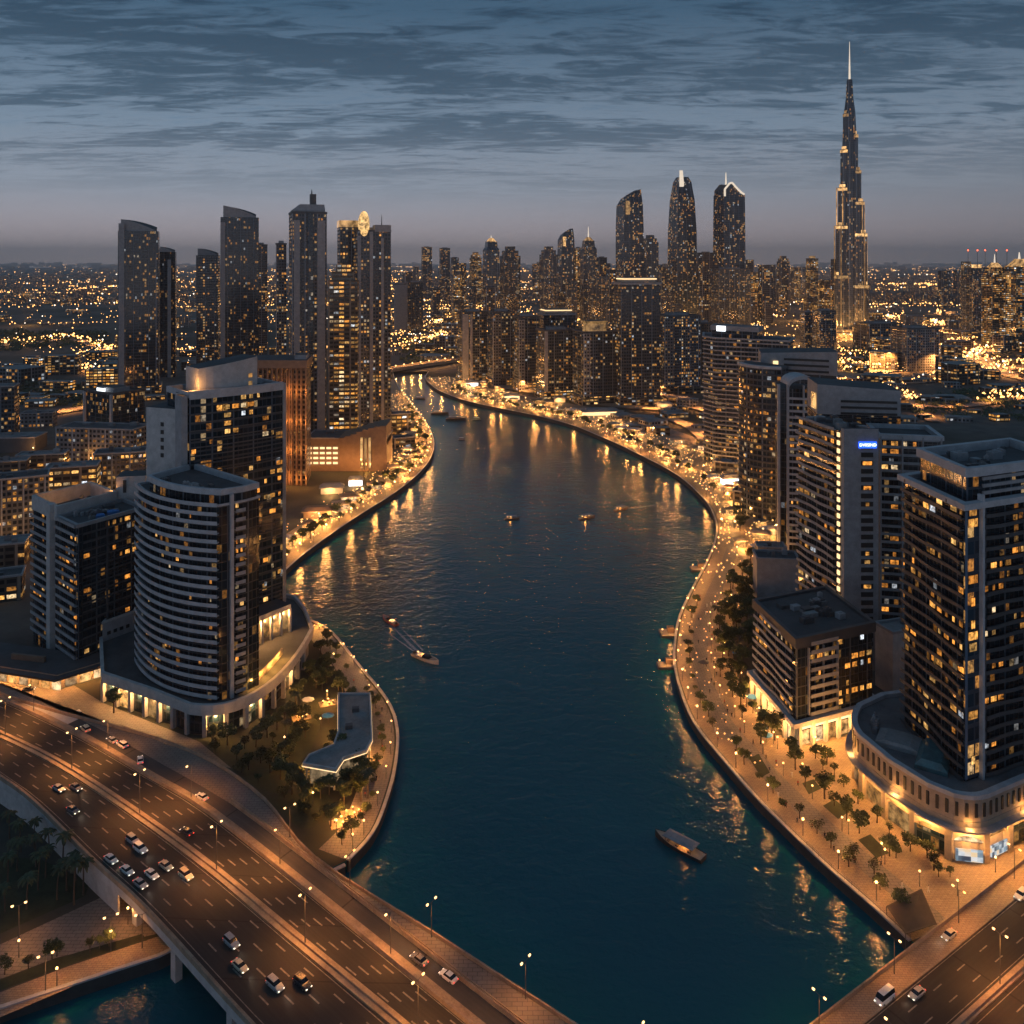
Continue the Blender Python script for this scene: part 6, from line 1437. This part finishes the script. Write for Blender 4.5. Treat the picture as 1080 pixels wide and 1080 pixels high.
# jetties on the right bank
for (x, y, w, d_, l) in ((705,668,7,7,'landing stage with a light mast on the right bank, middle one'), (703,702,7,5,'low landing stage with glowing lamps on the right bank, nearest one'), (738,600,9,6,'small landing stage on the right bank, farthest one')):
    q = P(x, y, .6); o = empty('landing_stage', (q.x, q.y, 0), l, 'jetty')
    MB().box((q.x, q.y, .5), (w, d_, .9)).build('pontoon', M['dgrey'], o); MB().box((q.x, q.y, 1.02), (w-.4, d_-.4, .12)).build('deck', M['stone'], o)
    MB().box((q.x+w/2+1.6, q.y, 1.9), (4, 1.6, .2), 0).build('gangway', M['steel'], o)
    MB().box((q.x+1, q.y+.6, 2.1), (w*.4, d_*.35, 2.0)).build('shelter', M['brown'], o)
    for sx in (-1, 1): lpst = MB().tube((q.x+sx*(w/2-.5), q.y-d_/2+.5, 1), (q.x+sx*(w/2-.5), q.y-d_/2+.5, 3.4), .07, .05, 5).build('lamp_post', M['pole'], o); MB().ball((q.x+sx*(w/2-.5), q.y-d_/2+.5, 3.6), .3, 7, 5).build('lamp_globe', M['lamp'], lpst)
    add_light(lamp_data('jetty_lamp', 500, (1, .55, .2), .3), (q.x, q.y-d_/2-.3, 3.8), o)
# ------------------------------------------------------------------ cars
PAINT = {'white': (.75, .73, .68), 'silver': (.38, .38, .38), 'dark': (.03, .032, .036), 'grey': (.14, .14, .15), 'red': (.3, .03, .02), 'cream': (.62, .54, .38)}
for k, v in PAINT.items(): M['car_'+k] = plain('car_paint_'+k, v, .28, 0, .03)
M['cglass'] = plain('car_glass', (.012, .014, .017), .08)
def make_car(kind, paint):
    t = empty('car', (0, 0, -900)); Z = -900
    L, Wd, hb, hr = {'sedan': (4.7, 1.85, .95, 1.45), 'suv': (4.9, 1.98, 1.12, 1.82), 'van': (5.6, 2.1, 1.3, 2.35)}[kind]
    pr = [(-L/2, .38, .78, .72), (-L/2+.12, .3, hb*.93, .9), (-L/2+.6, .26, hb, 1), (0, .25, hb, 1), (L/2-1.3, .25, hb*.97, 1), (L/2-.3, .28, hb*.78, .93), (L/2, .38, hb*.62, .74)]
    g = MB(); sec = []
    for x, a, b2, w in pr:
        h = Wd/2*w; sec.append([Vector((x, -h, Z+a)), Vector((x, -h, Z+b2-.12)), Vector((x, -h+.14, Z+b2)), Vector((x, h-.14, Z+b2)), Vector((x, h, Z+b2-.12)), Vector((x, h, Z+a))])
    for s1, s2 in zip(sec, sec[1:]):
        for i in range(6): g.face([s1[i], s2[i], s2[(i+1) % 6], s1[(i+1) % 6]])
    g.face(sec[0]); g.face(sec[-1][::-1]); g.build('body', M['car_'+paint], t, smooth=False)
    cab = {'sedan': (-1.75, 1.05, -1.05, .3), 'suv': (-2.25, 1.0, -1.95, .4), 'van': (-2.7, 2.2, -2.6, 1.5)}[kind]
    R4 = lambda x0, x1, hw, z: [(x0, -hw, Z+z), (x1, -hw, Z+z), (x1, hw, Z+z), (x0, hw, Z+z)]
    g = MB().loft([(R4(cab[0], cab[1], Wd/2-.10, hb-.03), 0), (R4(cab[2], cab[3], Wd/2-.28, hr-.07), 0)]); g.build('window_band', M['cglass'], t)
    MB().loft([(R4(cab[2]-.06, cab[3]+.06, Wd/2-.26, hr-.08), 0), (R4(cab[2]+.1, cab[3]-.12, Wd/2-.36, hr), 0)]).build('roof', M['car_'+paint], t)
    for sx in (-1, 1):
        for sy in (-1, 1):
            wh = MB().tube((sx*L*.3, sy*(Wd/2-.2), Z+.33), (sx*L*.3, sy*(Wd/2+.01), Z+.33), .33, .33, 10).build('wheel', M['rubber'], t)
            MB().tube((sx*L*.3, sy*(Wd/2-.02), Z+.33), (sx*L*.3, sy*(Wd/2+.02), Z+.33), .2, .2, 8).build('rim', M['steel'], wh)
    for sy in (-1, 1):
        MB().box((L/2-.05, sy*Wd*.33, Z+hb*.58), (.16, .34, .16)).build('headlight', M['head'], t); MB().box((-L/2+.02, sy*Wd*.35, Z+.72), (.12, .3, .14)).build('taillight', M['tail'], t)
    return t
CARS = {}
hl_d = bpy.data.lights.new('headlamp_beam', 'SPOT'); hl_d.energy = 250; hl_d.color = (1, .85, .62); hl_d.spot_size = R(55); hl_d.shadow_soft_size = .2
def car(kind, paint, x, y, z, yaw, label, group=None, beam=True):
    if (kind, paint) not in CARS: CARS[kind, paint] = make_car(kind, paint)
    q = P(x, y, z); c = copy_tree(CARS[kind, paint], (q.x, q.y, z), yaw, label=label, scale=.88); tag(c, None, 'car' if kind != 'van' else 'van', group)
    if beam:
        o = bpy.data.objects.new('headlamp_beam', hl_d); COL.objects.link(o); o.parent = c; o.location = (2.5, 0, .7); o.rotation_euler = (0, R(-84+0), 0); o.rotation_euler = (R(90), 0, R(-90)); o.rotation_euler = Matrix(((0, 0, -1), (-1, 0, 0), (0, 1, 0))).to_euler()
    return c
yd = lambda x, y, rev: (lambda i: math.atan2(*((MED[i]-MED[i+1]) if not rev else (MED[i+1]-MED[i])).yx))(min(range(len(MED)-1), key=lambda i: (MED[i]-P(x, y, DECK)).length))
MOT = [('sedan','grey',80,832,0,'grey car on the left stretch of the motorway near the median'), ('sedan','silver',62,833,0,'silver car just behind the grey car by the median on the left motorway stretch'), ('sedan','grey',77,856,0,'grey car alone in the outer lane of the left motorway stretch'),
 ('suv','silver',140,888,0,'silver four-wheel drive leading the motorway cluster by the median'), ('suv','white',148,897,0,'white four-wheel drive right behind the silver one near the median'), ('sedan','white',117,908,0,'white car hugging the lower parapet, first of the cluster'), ('sedan','white',134,920,0,'white car second from the lower parapet in the cluster'), ('sedan','silver',148,934,0,'silver car nearest the lower parapet in the cluster'),
 ('sedan','white',160,924,0,'white car in the middle lane of the cluster'), ('sedan','cream',175,915,0,'cream taxi in the middle of the cluster'), ('suv','cream',196,925,0,'cream four-wheel drive beside the median, last of the cluster'), ('suv','silver',244,996,0,'silver car with roof bars below the median, middle of the bridge'), ('sedan','cream',253,1021,0,'cream car in the outer lane, middle of the bridge'),
 ('suv','silver',290,1041,0,'silver car in the outer lanes near the bottom edge'), ('suv','dark',319,1039,0,'dark car beside the median near the bottom edge'), ('sedan','dark',197,879,1,'dark car on the far carriageway just above the median'), ('sedan','white',473,1032,1,'white car with dark windows on the service road'), ('sedan','grey',442,1014,1,'grey car on the service road ahead of the white one'), ('sedan','white',213,842,1,'white car stopped on the service road shoulder by the lamp post')]
for k, p, x, y, rv, l in MOT: car(k, p, x, y, DECK+.01, yd(x, y, rv), l, 'cars on the motorway bridge')
for i, (k, p, x, y, yaw, l) in enumerate((('suv','white',82,754,2.4,'white car parked at the forecourt edge, upper one'), ('suv','cream',90,770,2.4,'cream car parked at the forecourt edge, lower one'), ('sedan','silver',118,782,2.5,'silver car parked on the shoulder below the podium'), ('suv','white',129,787,2.5,'white car parked on the shoulder below the podium'), ('sedan','white',148,803,2.0,'white car angled on the shoulder by the dark verge'), ('sedan','dark',12,716,.1,'dark car before the shop podium, first from the left edge'), ('sedan','silver',56,722,.2,'silver car before the shop podium entrance'), ('sedan','dark',30,728,.2,'dark car crossing the forecourt'), ('sedan','dark',48,742,2.4,'dark car waiting at the forecourt exit'))):
    car(k, p, x, y, LAND+.03 if y < 760 else DECK+.02, yaw, l, 'cars parked on the left forecourt', beam=False)
ra = math.atan2(d1.y, d1.x)
for k, p, x, y, rv, l in (('van','white',933,1055,1,'white van on the right road nearest the bottom edge'), ('sedan','silver',967,1050,1,'silver car beside the white van on the right road'), ('sedan','cream',1001,988,1,'cream taxi beside the pavement of the right road'), ('suv','white',1077,946,1,'white car on the right road cut by the right edge')):
    car(k, p, x, y, ROADZ+.01, ra+math.pi*rv, l, 'cars on the right road')
# ------------------------------------------------------------------ people strolling on the promenade
def make_person(top, low, k):
    V = [(0, 0, .95), (0, 0, 1.18), (0, 0, 1.42), (.01, 0, 1.53), (.02, 0, 1.66), (0, .10, .90), (.10, .11, .50), (.14+.04*k, .11, .06), (.24+.04*k, .11, .03), (0, -.10, .90), (-.06, -.11, .50), (-.24, -.11, .10), (-.15, -.11, .03),
         (0, .19, 1.40), (-.08, .25, 1.12), (.02, .26, .88), (0, -.19, 1.40), (.08, -.25, 1.12), (.18, -.26, .90)]
    E = [(0, 1), (1, 2), (2, 3), (3, 4), (0, 5), (5, 6), (6, 7), (7, 8), (0, 9), (9, 10), (10, 11), (11, 12), (2, 13), (13, 14), (14, 15), (2, 16), (16, 17), (17, 18)]
    rad = [.15, .14, .15, .06, .105, .10, .07, .05, .04, .10, .07, .05, .04, .07, .05, .04, .07, .05, .04]
    me = bpy.data.meshes.new('person'); me.from_pydata(V, E, []); o = bpy.data.objects.new('person', me); COL.objects.link(o)
    o.modifiers.new('skin', 'SKIN'); o.modifiers.new('sub', 'SUBSURF').levels = 1
    for v, q in zip(me.skin_vertices[0].data, rad): v.radius = (q, q)
    me.skin_vertices[0].data[0].use_root = True
    dg = bpy.context.evaluated_depsgraph_get(); m2 = bpy.data.meshes.new_from_object(o.evaluated_get(dg)); bpy.data.objects.remove(o)
    for mt in (M['skin'], top, low): m2.materials.append(mt)
    for f in m2.polygons:
        z = f.center.z; f.material_index = 0 if z > 1.46 or (abs(f.center.y) > .2 and z < 1.1) else 1 if z > .92 else 2; f.use_smooth = True
    b = bpy.data.objects.new('person', m2); COL.objects.link(b); ORG[b] = Vector((0, 0, 0)); tag(b, None, 'person')
    g = MB(); g.ball((.0, 0, 1.70), .105, 8, 6, 0, .9); g.build('hair', M['black'], b); return b
M['skin'] = plain('skin', (.36, .22, .15), .6)
for k, v in {'cloth_w': (.6, .58, .54), 'cloth_b': (.03, .04, .07), 'cloth_r': (.30, .06, .05), 'cloth_k': (.02, .02, .022)}.items(): M[k] = plain(k, v, .85)
PEOPLE = [(make_person(M[a], M[b2], i), l) for i, (a, b2, l) in enumerate((('cloth_w', 'cloth_w', 'person in a white robe-like outfit'), ('cloth_b', 'cloth_k', 'person in dark clothes'), ('cloth_r', 'cloth_k', 'person in a red top'), ('cloth_k', 'cloth_b', 'person in black and navy')))]
for i in range(54):
    s = 8 + i*3.7 + rng.uniform(-1.5, 1.5); p, d = along(RB, s); q = p + Vector((d.y, -d.x))*rng.uniform(2.5, 15.5); pr_, l = rng.choice(PEOPLE)
    if free(q): copy_tree(pr_, (q.x, q.y, LAND+.02), math.atan2(d.y, d.x)+rng.choice((0, math.pi))+rng.uniform(-.5, .5), label=f'{l} walking on the right promenade, {nth(i+1)} from the near end')['group'] = 'people strolling on the right promenade'
for i in range(12):
    s = 10 + i*8; p, d = along(LB, s); q = p + Vector((d.y, -d.x))*rng.uniform(-7, -3); pr_, l = rng.choice(PEOPLE)
    copy_tree(pr_, (q.x, q.y, LAND+.02), math.atan2(d.y, d.x), label=f'{l} walking on the left promontory, {nth(i+1)} from the near end')['group'] = 'people strolling on the left promontory'
# ------------------------------------------------------------------ boats
def boat(x, y, L, yaw, paint, label, cabin='open', lamp_=0, trim='stone'):
    q = P(x, y, 0); t = empty('boat', (0, 0, -900), label, 'boat'); Z = -900; w = L*.14; g = MB(); n = 10; sec = []
    for i in range(n+1):
        u = i/n; s = min(1, .82+.5*u) if u < .5 else max(.03, 1-((u-.5)/.5)**2.2); sh = L*.075+(L*.06*u*u)
        xx = -L/2+L*u; sec.append([(xx, -w*s, Z+sh), (xx, -w*s*.72, Z-.15), (xx, w*s*.72, Z-.15), (xx, w*s, Z+sh)])
    for a, b in zip(sec, sec[1:]):
        for i in range(3): g.face([a[i], b[i], b[i+1], a[i+1]])
    g.face(sec[0][::-1]); g.face(sec[-1]); g.build('hull', paint, t)
    g = MB()
    for a, b in zip(sec, sec[1:]): g.face([(a[0][0], a[0][1]*.92, a[0][2]-.12), (b[0][0], b[0][1]*.92, b[0][2]-.12), (b[3][0], b[3][1]*.92, b[3][2]-.12), (a[3][0], a[3][1]*.92, a[3][2]-.12)])
    g.build('deck', M[trim], t)
    h = L*.075
    if cabin == 'speed':
        MB().loft([(rect(L*.06, 0, L*.3, w*1.2), Z+h), (rect(L*.02, 0, L*.18, w*.95), Z+h+L*.075)]).build('windshield', M['cglass'], t)
        for k in (-.12, -.26): MB().box((L*k, 0, Z+h+.25), (L*.08, w*1.3, .5)).build('seat', M['white'], t)
        MB().box((-L*.45, 0, Z+h+.2), (L*.06, w*.5, .9)).build('outboard_motor', M['black'], t)
    else:
        for sx in (-.3, .22):
            for sy in (-1, 1): MB().tube((L*sx, sy*w*.75, Z+h), (L*sx, sy*w*.75, Z+h+1.5), .06, .06, 4).build('post', M['pole'], t)
        MB().loft([(rect(-L*.04, 0, L*.62, w*1.9), Z+h+1.5), (rect(-L*.04, 0, L*.62, w*1.9), Z+h+1.6), (rect(-L*.04, 0, L*.56, w*1.0), Z+h+1.85)]).build('canopy', M['greyw'], t)
        for k in (-.25, 0, .18): MB().box((L*k, 0, Z+h+.2), (L*.05, w*1.3, .4)).build('seat', M['brown'], t)
    if lamp_:
        for k in range(lamp_): MB().ball((L*(-.3+.22*k), 0, Z+h+1.0), .28, 6, 4).build('lamp_globe', M['lamp'], t)
        add_light(lamp_data('boat_lamp', 260, (1, .5, .15), .2), (-L*.1, 0, Z+h+1.1), t)
    t.location = (q.x, q.y, .05); t.rotation_euler = (0, 0, yaw); return q
M['hull_red'] = plain('red_hull', (.28, .06, .03), .4); M['hull_w'] = plain('white_hull', (.55, .52, .48), .4); M['hull_d'] = plain('dark_hull', (.04, .035, .032), .5); M['hull_b'] = plain('wooden_hull', (.22, .12, .06), .5)
b1 = boat(449, 696, 13.5, R(-38), M['hull_w'], 'white speedboat with pale wake, right of the red boat', 'speed', 1)
b2 = boat(411, 656, 11, R(130), M['hull_red'], 'red open boat near the left bank, joined by the wake to the white speedboat', 'speed', 1)
boat(716, 895, 14.5, R(138), M['hull_d'], 'dark long covered boat with a glowing cabin, nearest on the canal', 'cover', 3)
boat(540, 548, 9, R(0), M['hull_d'], 'dark covered boat in the middle of the canal', 'cover', 2)
boat(619, 547, 11, R(28), M['hull_b'], 'wooden boat with a lit side, centre right of the canal', 'cover', 3)
boat(655, 538, 10, R(30), M['hull_b'], 'wooden boat trailing a thin wake near the right bank', 'cover', 2)
for i, (x, y, L, l) in enumerate(((443,421,12,'dark barge farthest up the canal'), (464,437,18,'long dark barge at the canal head, left of the pair'), (481,443,20,'long dark barge at the canal head, right of the pair'), (503,443,9,'small dark boat right of the long barges'), (487,464,6,'small dark boat below the long barges'))): boat(x, y, L, R(-12+5*i), M['hull_d'], l, 'cover', 0)
def wakemat():
    m, t, b = newmat('wake_foam'); tc = t.add('ShaderNodeTexCoord').outputs['Object']; uv = t.sep(t.add('ShaderNodeUVMap').outputs[0])
    n = t.noise(tc, 1.4, 5, .75); edge = t.m('MULTIPLY', t.step(uv[0], 0, .45), t.m('SUBTRACT', 1, t.step(uv[0], .55, 1.)))
    b.inputs['Base Color'].default_value = (.62, .72, .75, 1); b.inputs['Roughness'].default_value = .6
    t.put(b.inputs['Alpha'], t.m('MULTIPLY', t.m('MULTIPLY', t.step(n, .33, .55), edge), t.m('MULTIPLY_ADD', uv[1], -.45, .68))); return m
M['wake'] = wakemat()
def wake(a, b, w0, w1):
    a, b = P(*a, 0), P(*b, 0); d = (b-a).normalized(); nn = Vector((d.y, -d.x)); g = MB(); n = 8
    for i in range(n):
        u, v = i/n, (i+1)/n; p, q = a.lerp(b, u), a.lerp(b, v); wu, wv = w0+(w1-w0)*u, w0+(w1-w0)*v
        g.face([(p-nn*wu).to_3d()+Vector((0, 0, .06)), (q-nn*wv).to_3d()+Vector((0, 0, .06)), (q+nn*wv).to_3d()+Vector((0, 0, .06)), (p+nn*wu).to_3d()+Vector((0, 0, .06))], [(0, u), (0, v), (1, v), (1, u)])
    tag(g.build('wake_foam', M['wake']), kind='stuff')
wake((443,690), (412,659), 1.5, .9); wake((438,688), (404,664), .8, .5); wake((446,686), (418,657), .8, .5); wake((660,537), (705,531), .5, 1.2)
# the unplaced first copies are not part of the place
def drop(o):
    for c in list(o.children): drop(c)
    bpy.data.objects.remove(o)
for o in TREES+BUSH+PALMS+[L_GL, L_LOW, L_QY, L_FQ, L_GN, L_FAR, L_FARN, L_WAY, L_ARM, L_TW]+list(CARS.values())+[p for p, _ in PEOPLE]: drop(o)
print('objects', len(bpy.data.objects), 'lights', len([o for o in bpy.data.objects if o.type == 'LIGHT']))
